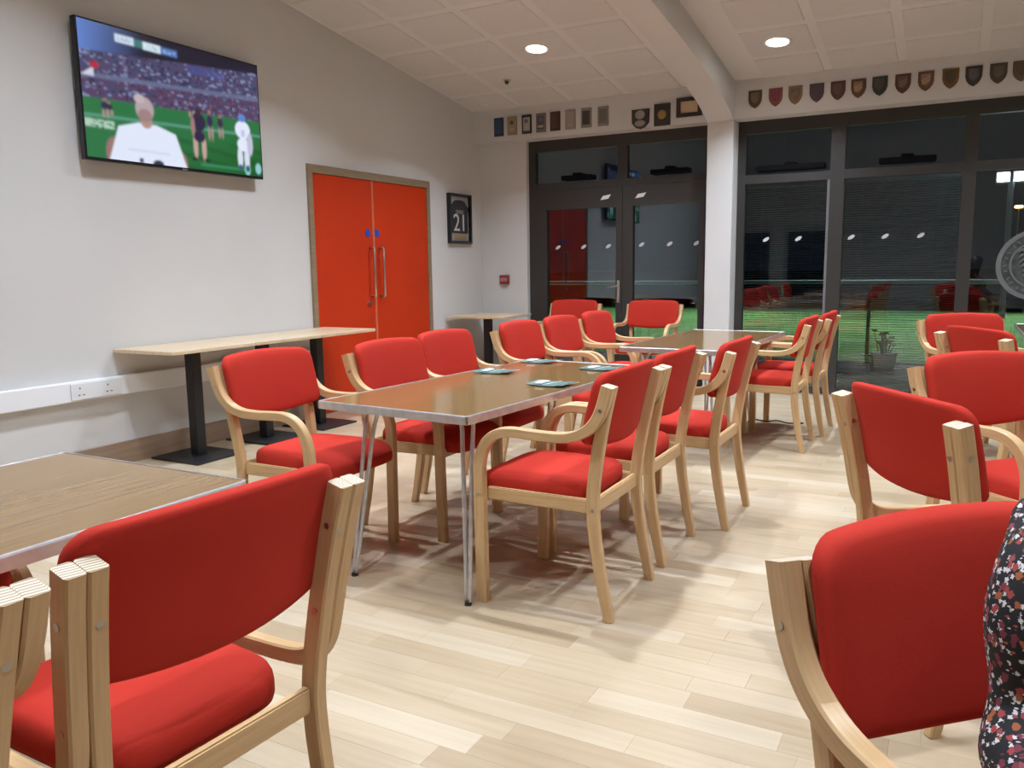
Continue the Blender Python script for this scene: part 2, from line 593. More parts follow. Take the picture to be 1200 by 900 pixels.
for s in (-1, 1):                       # leaf sprays
    for k in range(6):
        z = ecz - .12 + k * .04
        c0 = Vector((ecx + s * .015, .0215, z))
        c1 = Vector((ecx + s * (.055 + .012 * k), .0215, z + .05))
        c2 = Vector((ecx + s * (.10 + .008 * k), .0215, z + .02))
        cyl(bm, c0, c1, .004, .014, n=5)
        cyl(bm, c1, c2, .014, .003, n=5)
cyl(bm, (ecx, .0215, ecz - .16), (ecx, .0215, ecz + .15), .007, n=6)
ecr = tag(link('glass_crest', bm_mesh('glass_crest', bm), mat('crest_film', (.16, .17, .165), .6)), 'round pale crest with leaf pattern on the right window glass', 'emblem')

bm = bmesh.new()
cyl(bm, (ecx, .027, ecz), (ecx, .029, ecz), .297, n=48)
link('crest_disc', bm_mesh('crest_disc', bm), noise_mat('crest_disc', (.035, .042, .040), (.085, .095, .090), (14, 14, 14), 4, .6), ecr)
# dark boxes at the transom foot
for x, wd, zz, lab in ((1.17, .36, 2.172, 'slim black box above the left glazed door'),
                       (2.19, .40, 2.172, 'slim black box above the right glazed door'),
                       (3.36, .62, 2.130, 'long black box right of the pillar'),
                       (4.36, .46, 2.130, 'black box above the blind at right')):
    bm = bmesh.new()
    bx(bm, x - wd / 2, x + wd / 2, -.035, .0, zz, zz + .05, .008, 2)
    t = tag(link('transom_box', bm_mesh('transom_box', bm), MT['mattblack']), lab, 'window opener', 'transom boxes')
    bm = bmesh.new()
    bx(bm, x - .05, x + .05, -.02, .0, zz + .05, zz + .075, .004, 1)
    link('bracket', bm_mesh('bracket', bm), MT['mattblack'], t)

# venetian blinds behind the glass
slat_m = mat('blind_slat', (.10, .12, .125), .6, spec=.2)
_nt = slat_m.node_tree
_tr = nn(_nt, 'ShaderNodeBsdfTranslucent')
_tr.inputs[0].default_value = (.46, .58, .64, 1)
_mx = nn(_nt, 'ShaderNodeMixShader')
_mx.inputs[0].default_value = .38
_nt.links.new(_nt.nodes['Principled BSDF'].outputs[0], _mx.inputs[1])
_nt.links.new(_tr.outputs[0], _mx.inputs[2])
_nt.links.new(_mx.outputs[0], _nt.nodes['Material Output'].inputs[0])
for x0, x1, lab in ((2.95, 3.715, 'open venetian blind in the window pane beside the pillar'), (3.85, 4.795, 'open venetian blind in the middle pane lit at its right side')):
    t = thing('venetian_blind', lab, 'blind', (0, 0, 0), 0, 'venetian blinds')
    v, f = [], []
    z = .11
    while z < 1.985:
        k = len(v)
        dz = -.005
        v += [(x0 + .004, .075, z), (x1 - .004, .075, z), (x1 - .004, .092, z + dz), (x0 + .004, .092, z + dz),
              (x0 + .004, .075, z + .001), (x1 - .004, .075, z + .001), (x1 - .004, .092, z + dz + .001), (x0 + .004, .092, z + dz + .001)]
        f += [tuple(k + q for q in g) for g in ((0, 3, 2, 1), (4, 5, 6, 7), (0, 1, 5, 4), (1, 2, 6, 5), (2, 3, 7, 6), (3, 0, 4, 7))]
        z += .022
    tag(link('slats', mesh_from('slats', v, f), slat_m, t), kind='stuff')
    box('head_rail', x0, x1, .072, .10, 1.99, 2.02, slat_m, t, .002, 1)
    for xx in (x0 + .15, x1 - .15):
        bm = bmesh.new()
        cyl(bm, (xx, .086, .11), (xx, .086, 1.99), .0012, n=5)
        link('cord', bm_mesh('cord', bm), slat_m, t)

# ------------------------------------------------------------------ outside: terrace, pitch, rail, lamp post, stand-in planter
struct(box('ground', -14, 30, .10, 3.1, -.12, -.012, noise_mat('wet_paving', (.030, .034, .040), (.045, .050, .058), (3, 3, 3), 4, .9, spec=.08)), 'dark paved terrace outside the windows')
gp = box('pitch', -30, 40, 3.1, 60, -.12, -.015, noise_mat('pitch_grass', (.062, .120, .042), (.095, .170, .058), (1.2, 1.2, 1.2), 5, .95, spec=.05))
struct(gp, 'floodlit green playing field beyond the glass')
rl = thing('pitch_rail', 'pale horizontal rail on posts along the field edge', 'railing', (0, 3.9, 0))
galv = mat('galvanised', (.42, .50, .52), .35, .4)
bm = bmesh.new()
tube(bm, [(-10, 0, .985), (0, 0, .985), (14, 0, .985)], .03, 10)
link('top_rail', bm_mesh('top_rail', bm), galv, rl)
for k in range(9):
    bm = bmesh.new()
    x = 3.78 + (k - 4) * 2.1
    cyl(bm, (x, 0, -.015), (x, 0, .96), .024, n=10)
    cyl(bm, (x, 0, -.015), (x, 0, .0), .09, n=12)
    link('post', bm_mesh('post', bm), mat('post_dark', (.05, .06, .06), .5) if k == 0 else bpy.data.materials['post_dark'], rl)
tag(box('hedge', -30, 40, 22, 23, -.02, 1.0, noise_mat('hedge_dark', (.006, .010, .008), (.012, .018, .012), (4, 4, 4), 5, .9)), 'low dark hedge line beyond the floodlit field', 'hedge')
lp = thing('flood_lamp_post', 'twin white flood lamps on a slim pole outside right window', 'lamp', (5.206, .85, 0))
bm = bmesh.new()
cyl(bm, (0, 0, -.015), (0, 0, 1.98), .026, n=12)
link('pole', bm_mesh('pole', bm), galv, lp)
lampface = mat('lamp_face', (1, 1, 1), .4, emit=(.93, .97, 1.0), estr=28)
for s in (-1, 1):
    bm = bmesh.new()
    bx(bm, s * .068 - .059, s * .068 + .059, -.02, .05, 1.97, 2.08, .01, 2)
    h = link('lamp_head', bm_mesh('lamp_head', bm), MT['alu'], lp)
    bm = bmesh.new()
    bx(bm, s * .068 - .050, s * .068 + .050, -.028, -.020, 1.985, 2.065, .003, 2)
    link('lamp_glass', bm_mesh('lamp_glass', bm), lampface, h)
ld = bpy.data.lights.new('lamp_light', 'SPOT')
ld.energy = 45
ld.color = (.85, .95, 1.0)
ld.spot_size = math.radians(75)
ld.spot_blend = .9
ld.shadow_soft_size = .12
lo = bpy.data.objects.new('lamp_light', ld)
COL.objects.link(lo)
lo.parent = lp
lo.location = (0, -.06, 2.025)
lo.rotation_euler = (Vector((-1.0, -.95, -.35))).to_track_quat('-Z', 'Y').to_euler()
# bare spots added above the pitch, without masts, to light the grass
for n_, (mx_, my_) in enumerate(((-15, 12.5), (-9, 12.5), (-3, 12.5), (3, 12.5), (9, 12.5), (15, 12.5))):
    fl = bpy.data.lights.new('added_pitch_spot', 'SPOT')
    fl.energy = 8000
    fl.color = (.86, 1.0, .98)
    fl.spot_size = math.radians(72)
    fl.spot_blend = .5
    fl.shadow_soft_size = .3
    fo = bpy.data.objects.new('added_pitch_spot', fl)
    COL.objects.link(fo)
    fo.location = (mx_, my_, 10)
    fo.rotation_euler = (Vector((mx_, 9.5, 0)) - Vector((mx_, my_, 10))).to_track_quat('-Z', 'Y').to_euler()
sl_ = thing('street_lamp', 'small amber street lamp far outside the right window', 'lamp', (7.0, 33, 0))
bm = bmesh.new()
cyl(bm, (0, 0, -.02), (0, 0, 3.45), .03, n=8)
link('pole', bm_mesh('pole', bm), galv, sl_)
bm = bmesh.new()
bx(bm, -.16, .16, -.1, .1, 3.42, 3.54, .04, 2)
link('lantern', bm_mesh('lantern', bm), mat('amber_glow', (1, .6, .2), .4, emit=(1.0, .55, .16), estr=9), sl_)
# added planter standing in for an unidentified bright cluster beyond the glass
pl = thing('standin_planter', 'stand-in low planter with yellow and white flowers outside the middle pane', 'planter', (4.10, 2.35, -.012))
bm = bmesh.new()
cyl(bm, (0, 0, 0), (0, 0, .20), .11, .15, n=16)
link('pot', bm_mesh('pot', bm), mat('dark_pot', (.05, .03, .03), .6), pl)
for k in range(16):
    bm = bmesh.new()
    a, r = random.uniform(0, 6.28), random.uniform(.02, .15)
    h = random.uniform(.26, .46)
    c = Vector((math.cos(a) * r, math.sin(a) * r, h))
    cyl(bm, (math.cos(a) * r * .5, math.sin(a) * r * .5, .18), c, .005, n=5)
    for q in range(6):
        t = q * math.pi / 3
        cyl(bm, c, c + Vector((math.cos(t) * .028, math.sin(t) * .028, .012)), .004, .014, n=5)
    mn = 'petal_%d' % (k % 3)
    pm = bpy.data.materials.get(mn) or mat(mn, ((.75, .62, .10), (.75, .74, .70), (.22, .05, .05))[k % 3], .7)
    link('flower', bm_mesh('flower', bm), pm, pl)

# ------------------------------------------------------------------ downlights
dl_m = mat('downlight_diffuser', (1, 1, 1), .4, emit=(1.0, .98, .95), estr=26)
bez = mat('white_bezel', (.8, .8, .8), .4)
OFF = [(1.47, -1.56, 'round recessed ceiling downlight nearest the left wall'), (3.40, -0.99, 'round recessed ceiling downlight right of the boxed beam')]
for cx_, rows_, where in ((1.47, (-3.50, -5.45, -7.40), 'left of the beam'), (3.36, (-3.05, -5.15, -7.20), 'right of the beam'), (5.30, (-1.55, -3.60, -5.60, -7.60), 'over the right hand chairs')):
    for k_, y_ in enumerate(rows_):
        OFF.append((cx_, y_, 'recessed ceiling downlight outside the frame, %s, number %s from the windows' % (where, ('one', 'two', 'three', 'four')[k_])))
dspots = OFF
for x, y, lab in dspots:
    t = thing('ceiling_downlight', lab, 'ceiling light', (x, y, cz(y) - .006), 0, 'ceiling downlights')
    t.rotation_euler = (-sl, 0, 0)
    bm = bmesh.new()
    n = 32
    A = [[bm.verts.new((math.cos(2 * math.pi * k / n) * r, math.sin(2 * math.pi * k / n) * r, z)) for k in range(n)] for r, z in ((.112, 0.0), (.110, -.006), (.092, -.008), (.088, .002))]
    for i in range(3):
        for k in range(n):
            bm.faces.new((A[i][k], A[i][(k + 1) % n], A[i + 1][(k + 1) % n], A[i + 1][k]))
    link('bezel', bm_mesh('bezel', bm, True), bez, t)
    bm = bmesh.new()
    cyl(bm, (0, 0, -.003), (0, 0, .003), .088, n=32)
    link('diffuser', bm_mesh('diffuser', bm), dl_m, t)
    al = bpy.data.lights.new('downlight', 'AREA')
    al.shape = 'DISK'
    al.size = .085
    al.energy = LAMP_W
    al.color = LAMP_COL
    al.spread = LAMP_SPREAD
    ao = bpy.data.objects.new('downlight', al)
    COL.objects.link(ao)
    ao.parent = t
    ao.location = (0, 0, -.012)
    ao.rotation_euler = (sl, 0, 0)
# ceiling sensors
for x, y, m, r, lab in ((.85, -.966, MT['steel'], .04, 'small dark ceiling sensor beside the left downlight'), (.25, -.40, MT['ceiling_bar'], .05, 'small pale ceiling sensor near the corner')):
    t = thing('ceiling_sensor', lab, 'sensor', (x, y, cz(y) - .006), 0)
    t.rotation_euler = (-sl, 0, 0)
    bm = bmesh.new()
    cyl(bm, (0, 0, 0), (0, 0, -.012), r, r * .9, n=18)
    link('base', bm_mesh('base', bm), m, t)
    bm = bmesh.new()
    cyl(bm, (0, 0, -.012), (0, 0, -.038), r * .55, r * .4, n=14)
    link('sensor_head', bm_mesh('sensor_head', bm), MT['frame'] if r < .05 else MT['ceiling_bar'], t)

# ------------------------------------------------------------------ trunking with double socket
tk = thing('wall_trunking', 'long white dado trunking along the left wall', 'trunking', (0, 0, 0))
box('trunking_body', 0, .055, -8.6, -2.97, .468, .592, MT['white'], tk, .006, 2)
fp = box('socket_plate', .055, .064, -5.17, -4.82, .478, .582, mat('socket_white', (.74, .75, .77), .45), tk, .003, 1)
for y in (-5.09, -4.90):
    bm = bmesh.new()
    bx(bm, .064, .0655, y - .024, y - .018, .545, .556)
    bx(bm, .064, .0655, y - .034, y - .022, .505, .511)
    bx(bm, .064, .0655, y - .004, y + .008, .505, .511)
    link('socket_holes', bm_mesh('socket_holes', bm), MT['frame'], fp)

# ------------------------------------------------------------------ TV
def grid_paint(name, origin, du, dv, nu, nv, fn):
    o_, du, dv = Vector(origin), Vector(du), Vector(dv)
    v = [o_ + du * (i / nu) + dv * (j / nv) for j in range(nv + 1) for i in range(nu + 1)]
    f = [(j * (nu + 1) + i, j * (nu + 1) + i + 1, (j + 1) * (nu + 1) + i + 1, (j + 1) * (nu + 1) + i) for j in range(nv) for i in range(nu)]
    me = mesh_from(name, v, f)
    U, V = np.meshgrid(np.linspace(0, 1, nu + 1), np.linspace(0, 1, nv + 1))
    c = fn(U, V)
    a = me.color_attributes.new('paint', 'FLOAT_COLOR', 'POINT')
    rgba = np.ones((c.shape[0] * c.shape[1], 4), np.float32)
    rgba[:, :3] = c.reshape(-1, 3)
    a.data.foreach_set('color', rgba.ravel())
    return me
def lin(r, g, b):
    return np.array([((x / 255) / 12.92 if x < 10.3 else (((x / 255) + .055) / 1.055) ** 2.4) for x in (r, g, b)])
def tvfn(U, V):
    H, Wd = U.shape
    C = np.zeros((H, Wd, 3))
    def put(mask, col, a=1.0):
        mm = np.clip(mask, 0, 1)[..., None] * a
        C[:] = C * (1 - mm) + mm * col
    soft = lambda d, w=.006: np.clip(.5 + d / w, 0, 1)
    ell = lambda cx, cy, rx, ry: soft((1 - np.sqrt(((U - cx) / rx) ** 2 + ((V - cy) / ry) ** 2)) * min(rx, ry))
    rect = lambda a, b, c, d: soft(np.minimum(np.minimum(U - a, b - U), np.minimum(V - c, d - V)))
    # night sky
    put(np.ones_like(U), lin(24, 22, 44))
    put(np.clip(1 - U / .32, 0, 1) ** 1.3, lin(96, 128, 200))
    # stands
    top = .78 + .15 * U
    put(soft(top - V), lin(66, 72, 108))
    st = V < top
    blk = lambda s1, s2: RNG.rand(int(H / s1) + 2, int(Wd / s2) + 2).repeat(s1, 0).repeat(s2, 1)[:H, :Wd]
    n1, n2 = blk(2, 4), blk(1, 3)
    put(st * (n1 > .80), lin(136, 146, 186), .85)
    put(st * (n2 > .76), lin(86, 56, 88))
    put(st * (blk(2, 3) > .84), lin(48, 44, 74))
    put(st * (V < .58 + .1 * U) * (blk(2, 5) > .5), lin(98, 48, 78), .5)
    put(soft(.018 - abs(V - (.60 + .10 * U)), .01), lin(104, 112, 146), .8)
    put(rect(.55, .78, .80, .86), lin(70, 80, 150), .6)
    # grass
    edge = .44 + .06 * U
    g = soft(edge - V)
    put(g, lin(34, 112, 62))
    put(g * np.clip((U - .25) / .6, 0, 1) * np.clip((.42 - V) / .3, 0, 1), lin(16, 94, 32))
    put(g * np.clip(np.sin(V * 60 + U * 14), 0, 1) * (V < .25) * (U > .45), lin(10, 70, 26), .5)
    put(soft(.012 - abs(V - (.31 + .06 * U))), lin(110, 175, 160), .5)
    put(rect(.0, .14, .225, .285) * (blk(1, 3) > .3), lin(190, 220, 205), .8)
    put(rect(.6, .9, .035, .06), lin(60, 150, 110), .6)
    put(ell(.90, .055, .02, .055) + ell(.975, .07, .02, .05), lin(150, 210, 215), .9)
    # far players
    for cx, base, h, body in ((.10, .31, .14, (40, 40, 80)), (.67, .27, .25, (46, 36, 76)), (.735, .30, .2, (50, 38, 74)), (.56, .43, .12, (60, 50, 90)), (.12, .33, .10, (30, 34, 60))):
        put(ell(cx, base + h * .62, .018, h * .22), lin(*body))
        put(ell(cx, base + h * .92, .010, h * .09), lin(150, 110, 110))
        put(ell(cx - .008, base + h * .2, .007, h * .22) + ell(cx + .012, base + h * .2, .007, h * .22), lin(170, 140, 140), .9)
    # dark kit player in the middle
    put(ell(.575, .20, .014, .11), lin(190, 160, 150))
    put(ell(.625, .19, .014, .11), lin(190, 160, 150))
    put(ell(.60, .40, .044, .075) + ell(.60, .28, .034, .05), lin(38, 28, 66))
    put(ell(.565, .36, .012, .08), lin(160, 120, 120))
    put(ell(.60, .48, .018, .04), lin(60, 38, 44))
    put(ell(.565, .085, .016, .015) + ell(.64, .085, .016, .015), lin(20, 40, 30))
    # white kit player right
    put(ell(.855, .15, .018, .10) + ell(.90, .15, .018, .10), lin(214, 222, 240))
    put(ell(.88, .40, .050, .08) + ell(.88, .27, .040, .06), lin(226, 232, 250))
    put(ell(.925, .28, .02, .10), lin(190, 190, 214))
    put(ell(.878, .505, .026, .035), lin(92, 130, 205))
    put(ell(.855, .06, .014, .03) + ell(.902, .06, .014, .03), lin(52, 90, 110))
    put(rect(.868, .893, .34, .40), lin(170, 180, 215), .7)
    # near white shirt, back view
    put(ell(.13, .05, .04, .12), lin(150, 110, 110))
    put(ell(.48, .03, .04, .10), lin(150, 104, 104))
    put(soft(np.minimum(.155 + .05 * np.clip((.24 - V) / .24, -1, 1) - abs(U - .31), (.31 - .55 * np.clip(abs(U - .31) - .05, 0, 1) ** 1.0 * .9) - V)), lin(222, 230, 248))
    put(rect(.20, .42, .085, .10), lin(180, 190, 215), .5)
    put(rect(.255, .275, .0, .035) + ell(.355, .0, .03, .035), lin(40, 44, 70))
    put(ell(.305, .325, .03, .05), lin(176, 138, 130))
    put(ell(.30, .425, .048, .095), lin(176, 160, 166))
    put(ell(.30, .375, .036, .05), lin(150, 116, 112), .8)
    put(ell(.275, .50, .028, .035), lin(190, 176, 180))
    # flag at the left edge
    put(rect(.0, .06, .60, .72) * soft((U * 1.2 + .60) - V), lin(205, 205, 225))
    put(ell(.065, .685, .022, .028), lin(170, 40, 60))
    # score bar
    put(rect(.175, .27, .895, .955), lin(205, 222, 240))
    put(rect(.27, .315, .893, .953), lin(60, 120, 120))
    put(rect(.315, .41, .890, .950), lin(210, 228, 238))
    put(rect(.41, .50, .888, .946), lin(70, 110, 175))
    put(rect(.185, .26, .91, .94) * (blk(1, 2) > .55), lin(130, 150, 180), .7)
    put(rect(.325, .40, .905, .935) * (blk(1, 2) > .55), lin(130, 160, 180), .7)
    put(rect(.42, .49, .905, .93) * (blk(1, 2) > .5), lin(170, 195, 225), .7)
    for _ in range(2):
        D = np.pad(C, ((1, 1), (1, 1), (0, 0)), mode='edge')
        C = (D[1:-1, 1:-1] * 2 + D[:-2, 1:-1] + D[2:, 1:-1] + D[1:-1, :-2] + D[1:-1, 2:]) / 6
    return C
tv = thing('wall_television', 'large black flat television showing a floodlit rugby match', 'television', (0, -4.225, 2.365))
TW, THh = 1.462, .838
tv.rotation_euler = (0, 0, 0)
box('casing', .045, .090, -TW / 2, TW / 2, -THh / 2, THh / 2, MT['blackgloss'], tv, .004, 2)
b_ = .012
link('screen', grid_paint('screen', (.0915, -TW / 2 + b_, -THh / 2 + b_ + .006), (0, TW - 2 * b_, 0), (0, 0, THh - 2 * b_ - .006), 230, 130, tvfn), vcol('tv_picture', emit=1.0, rough=.25), tv)
box('wall_bracket', 0, .045, -.35, .35, -.22, .22, MT['black'], tv)
box('badge', .0905, .0925, -.02, .02, -THh / 2 + .002, -THh / 2 + .010, MT['steel'], tv)

# ------------------------------------------------------------------ framed shirt on the left wall
fs = thing('framed_shirt', 'tall black framed dark shirt numbered 21 beside red doors', 'picture', (0, -.555, 1.78))
bm = bmesh.new()
fw_, fh_ = .45, .53
for a in ((-fw_ / 2, -fw_ / 2 + .03, -fh_ / 2, fh_ / 2), (fw_ / 2 - .03, fw_ / 2, -fh_ / 2, fh_ / 2), (-fw_ / 2 + .03, fw_ / 2 - .03, -fh_ / 2, -fh_ / 2 + .03), (-fw_ / 2 + .03, fw_ / 2 - .03, fh_ / 2 - .03, fh_ / 2)):
    bx(bm, 0, .04, a[0], a[1], a[2], a[3])
link('frame', bm_mesh('frame', bm), MT['blackgloss'], fs)
box('mount', 0, .012, -.19, .19, -.235, .235, mat('grey_mount', (.36, .34, .33), .7), fs)
v = [(-.17, -.15), (.17, -.15), (.17, .05), (.19, .12), (.10, .19), (.04, .20), (-.04, .20), (-.10, .19), (-.19, .12), (-.17, .05)]
bm = bmesh.new()
A = [bm.verts.new((.012, y, z)) for y, z in v]
B = [bm.verts.new((.020, y * .97, z)) for y, z in v]
bm.faces.new(A)
bm.faces.new(B)
for k in range(len(v)):
    bm.faces.new((A[k], A[(k + 1) % len(v)], B[(k + 1) % len(v)], B[k]))
link('shirt', bm_mesh('shirt', bm), mat('dark_shirt', (.035, .03, .035), .8), fs)
box('plaque_plate', .012, .018, -.11, .13, -.215, -.165, mat('brass_plate', (.34, .25, .12), .5), fs)
box('shirt_name', .020, .022, -.075, .075, .055, .095, mat('grey_print', (.20, .18, .18), .8), fs)
def text_mesh(txt, size, depth):
    cu = bpy.data.curves.new('txt', 'FONT')
    cu.body = txt
    cu.size = size
    cu.extrude = depth
    cu.align_x = 'CENTER'
    cu.align_y = 'CENTER'
    o = bpy.data.objects.new('txt', cu)
    COL.objects.link(o)
    dg = bpy.context.evaluated_depsgraph_get()
    me = bpy.data.meshes.new_from_object(o.evaluated_get(dg))
    bpy.data.objects.remove(o)
    bpy.data.curves.remove(cu)
    return me
me = text_mesh('21', .26, .002)
me.materials.clear()
num = link('shirt_number', me, mat('white_print', (.62, .58, .53), .7), fs, (.0225, 0, -.05))
num.rotation_euler = (math.pi / 2, 0, math.pi / 2)
num.scale = (1.05, 1, 1)

# fire call point
cp = thing('fire_call_point', 'small red fire alarm call point on the back wall', 'alarm', (.30, -.06, 1.115))
box('housing', -.058, .058, -.035, 0, -.052, .052, mat('callpoint_red', (.30, .025, .025), .4), cp, .006, 2)
box('break_panel', -.042, .042, -.038, -.035, -.018, .022, mat('callpoint_panel', (.42, .22, .21), .4), cp, .002, 1)

# ------------------------------------------------------------------ small framed plaques over the glazed doors
PX = [.330, .495, .672, .842, 1.008, 1.183, 1.362, 1.548]
plq = [((.020, .035, .075), (.035, .06, .12), 'dark blue'), ((.30, .24, .16), (.36, .27, .15), 'tan'), ((.03, .027, .03), (.42, .38, .32), 'black and cream'),
       ((.20, .17, .15), (.10, .10, .13), 'grey crest'), ((.06, .03, .022), (.075, .035, .025), 'dark maroon'), ((.33, .28, .25), (.36, .31, .28), 'pale grey'),
       ((.26, .22, .18), (.05, .045, .05), 'black centred'), ((.26, .23, .20), (.15, .14, .13), 'mid grey')]
order = ['first', 'second', 'third', 'fourth', 'fifth', 'sixth', 'seventh', 'eighth']
for k, (x, (fc, ic, nm)) in enumerate(zip(PX, plq)):
    zc = 2.765
    t = thing('framed_plaque', '%s rectangular plaque over glazed doors, %s from the corner' % (nm, order[k]), 'plaque', (x, -.20, zc), 0, 'rectangular plaques over the glazed doors')
    w, h = .115, .195
    box('backboard', -w / 2, w / 2, -.015, 0, -h / 2, h / 2, mat('plaque_board', fc, .5), t, .003, 1)
    box('face', -w / 2 + .018, w / 2 - .018, -.019, -.015, -h / 2 + .028, h / 2 - .028, mat('plaque_face', ic, .45), t, .001, 1)
    if k in (2, 3, 1):
        bm = bmesh.new()
        cyl(bm, (0, -.019, .03), (0, -.023, .03), .022, n=14)
        link('medallion', bm_mesh('medallion', bm), mat('plaque_medal', (.16, .16, .18) if k != 1 else (.10, .07, .05), .5), t)
        box('caption', -.03, .03, -.021, -.019, -.05, -.028, mat('plaque_caption', (.45, .40, .32), .5), t)
    else:
        box('caption', -.03, .03, -.0205, -.019, -h / 2 + .034, -h / 2 + .048, mat('plaque_caption', tuple(q * 1.25 for q in ic), .5), t)
dk = mat('dark_plaque_wood', (.030, .022, .018), .45)
t = thing('shield_plaque', 'dark shield plaque with two pale roundels over glazed doors', 'plaque', (1.945, -.20, 2.70), 0)
v = [(-.095, .095), (.095, .095), (.09, -.04), (.05, -.085), (0, -.10), (-.05, -.085), (-.09, -.04)]
def prism_xz(name, pts, y0, y1, m, parent, ins=.0):
    bm = bmesh.new()
    A = [bm.verts.new((x, y1, z)) for x, z in pts]
    B = [bm.verts.new((x * (1 - ins), y0, z * (1 - ins))) for x, z in pts]
    bm.faces.new(A)
    bm.faces.new(B)
    for k in range(len(pts)):
        bm.faces.new((A[k], A[(k + 1) % len(pts)], B[(k + 1) % len(pts)], B[k]))
    return link(name, bm_mesh(name, bm), m, parent)
prism_xz('backboard', v, -.02, 0, dk, t, .06)
gm = mat('pewter', (.30, .26, .24), .4)
for z, rx in ((.038, .052), (-.045, .055)):
    bm = bmesh.new()
    cyl(bm, (0, -.02, z), (0, -.028, z), rx, rx * .9, n=20)
    for vv in bm.verts:
        vv.co.z = z + (vv.co.z - z) * (.85 if z > 0 else .55)
    link('roundel', bm_mesh('roundel', bm, False), gm, t)
t = thing('framed_plaque', 'dark upright plaque with gold centre over glazed doors', 'plaque', (2.17, -.20, 2.718), 0)
box('backboard', -.082, .082, -.02, 0, -.105, .105, dk, t, .004, 1)
bm = bmesh.new()
cyl(bm, (0, -.02, 0), (0, -.026, 0), .045, .03, n=16)
link('medallion', bm_mesh('medallion', bm), mat('dull_gold', (.30, .19, .06), .4, .4), t)
t = thing('framed_plaque', 'wide dark frame with cream centre tucked against boxed beam', 'plaque', (2.44, -.20, 2.765), 0)
bm = bmesh.new()
for a in ((-.125, -.085, -.09, .09), (.085, .125, -.09, .09), (-.085, .085, -.09, -.055), (-.085, .085, .055, .09)):
    bx(bm, a[0], a[1], -.022, 0, a[2], a[3])
link('frame', bm_mesh('frame', bm), dk, t)
box('picture', -.085, .085, -.010, 0, -.055, .055, mat('cream_picture', (.55, .42, .27), .6), t)

# ------------------------------------------------------------------ shield plaques over the window wall
SX = [3.062, 3.247, 3.42, 3.604, 3.783, 3.952, 4.124, 4.305, 4.482, 4.667, 4.836, 5.012, 5.175]
scol = [((.075, .05, .032), (.14, .11, .07), 'brown'), ((.22, .055, .03), (.17, .035, .06), 'bright red'), ((.20, .105, .035), (.11, .08, .05), 'gold and brown'), ((.055, .022, .022), (.05, .025, .035), 'dark maroon'),
        ((.085, .035, .022), (.12, .06, .045), 'reddish brown'), ((.10, .045, .02), (.27, .17, .10), 'brown and tan striped'), ((.03, .032, .026), (.06, .06, .05), 'near black'), ((.09, .042, .026), (.14, .09, .07), 'chestnut'),
        ((.13, .065, .035), (.25, .16, .11), 'orange brown striped'), ((.16, .085, .02), (.07, .055, .03), 'amber edged'), ((.035, .028, .028), (.085, .075, .07), 'charcoal'), ((.06, .042, .022), (.11, .085, .05), 'dark olive'), ((.10, .06, .025), (.08, .06, .03), 'brown and gold')]
sh = [(-.062, .08), (.062, .08), (.062, -.005), (.052, -.038), (.03, -.066), (0, -.085), (-.03, -.066), (-.052, -.038), (-.062, -.005)]
o13 = ['first', 'second', 'third', 'fourth', 'fifth', 'sixth', 'seventh', 'eighth', 'ninth', 'tenth', 'eleventh', 'twelfth', 'thirteenth']
for k, x in enumerate(SX):
    a, b, nm = scol[k]
    t = thing('shield_plaque', '%s wooden shield plaque above window wall, %s from the pillar' % (nm, o13[k]), 'plaque', (x, -.20, 2.772), 0, 'shield plaques above the window wall')
    prism_xz('backboard', sh, -.016, 0, mat('shield_wood', a, .4), t, .05)
    prism_xz('crest', [(p * .62, q * .60 + .008) for p, q in sh], -.021, -.016, mat('shield_crest', b, .45), t, .05)
    if k in (5, 8, 7, 2):
        bm = bmesh.new()
        for s in (-.02, .005):
            vq = [bm.verts.new(q) for q in ((-.03, -.0225, s - .012), (-.03, -.0225, s), (.03, -.0225, s + .03), (.03, -.0225, s + .018))]
            bm.faces.new(vq)
        link('stripe', bm_mesh('stripe', bm), mat('shield_stripe', tuple(min(1, q * 1.7) for q in b), .45), t)

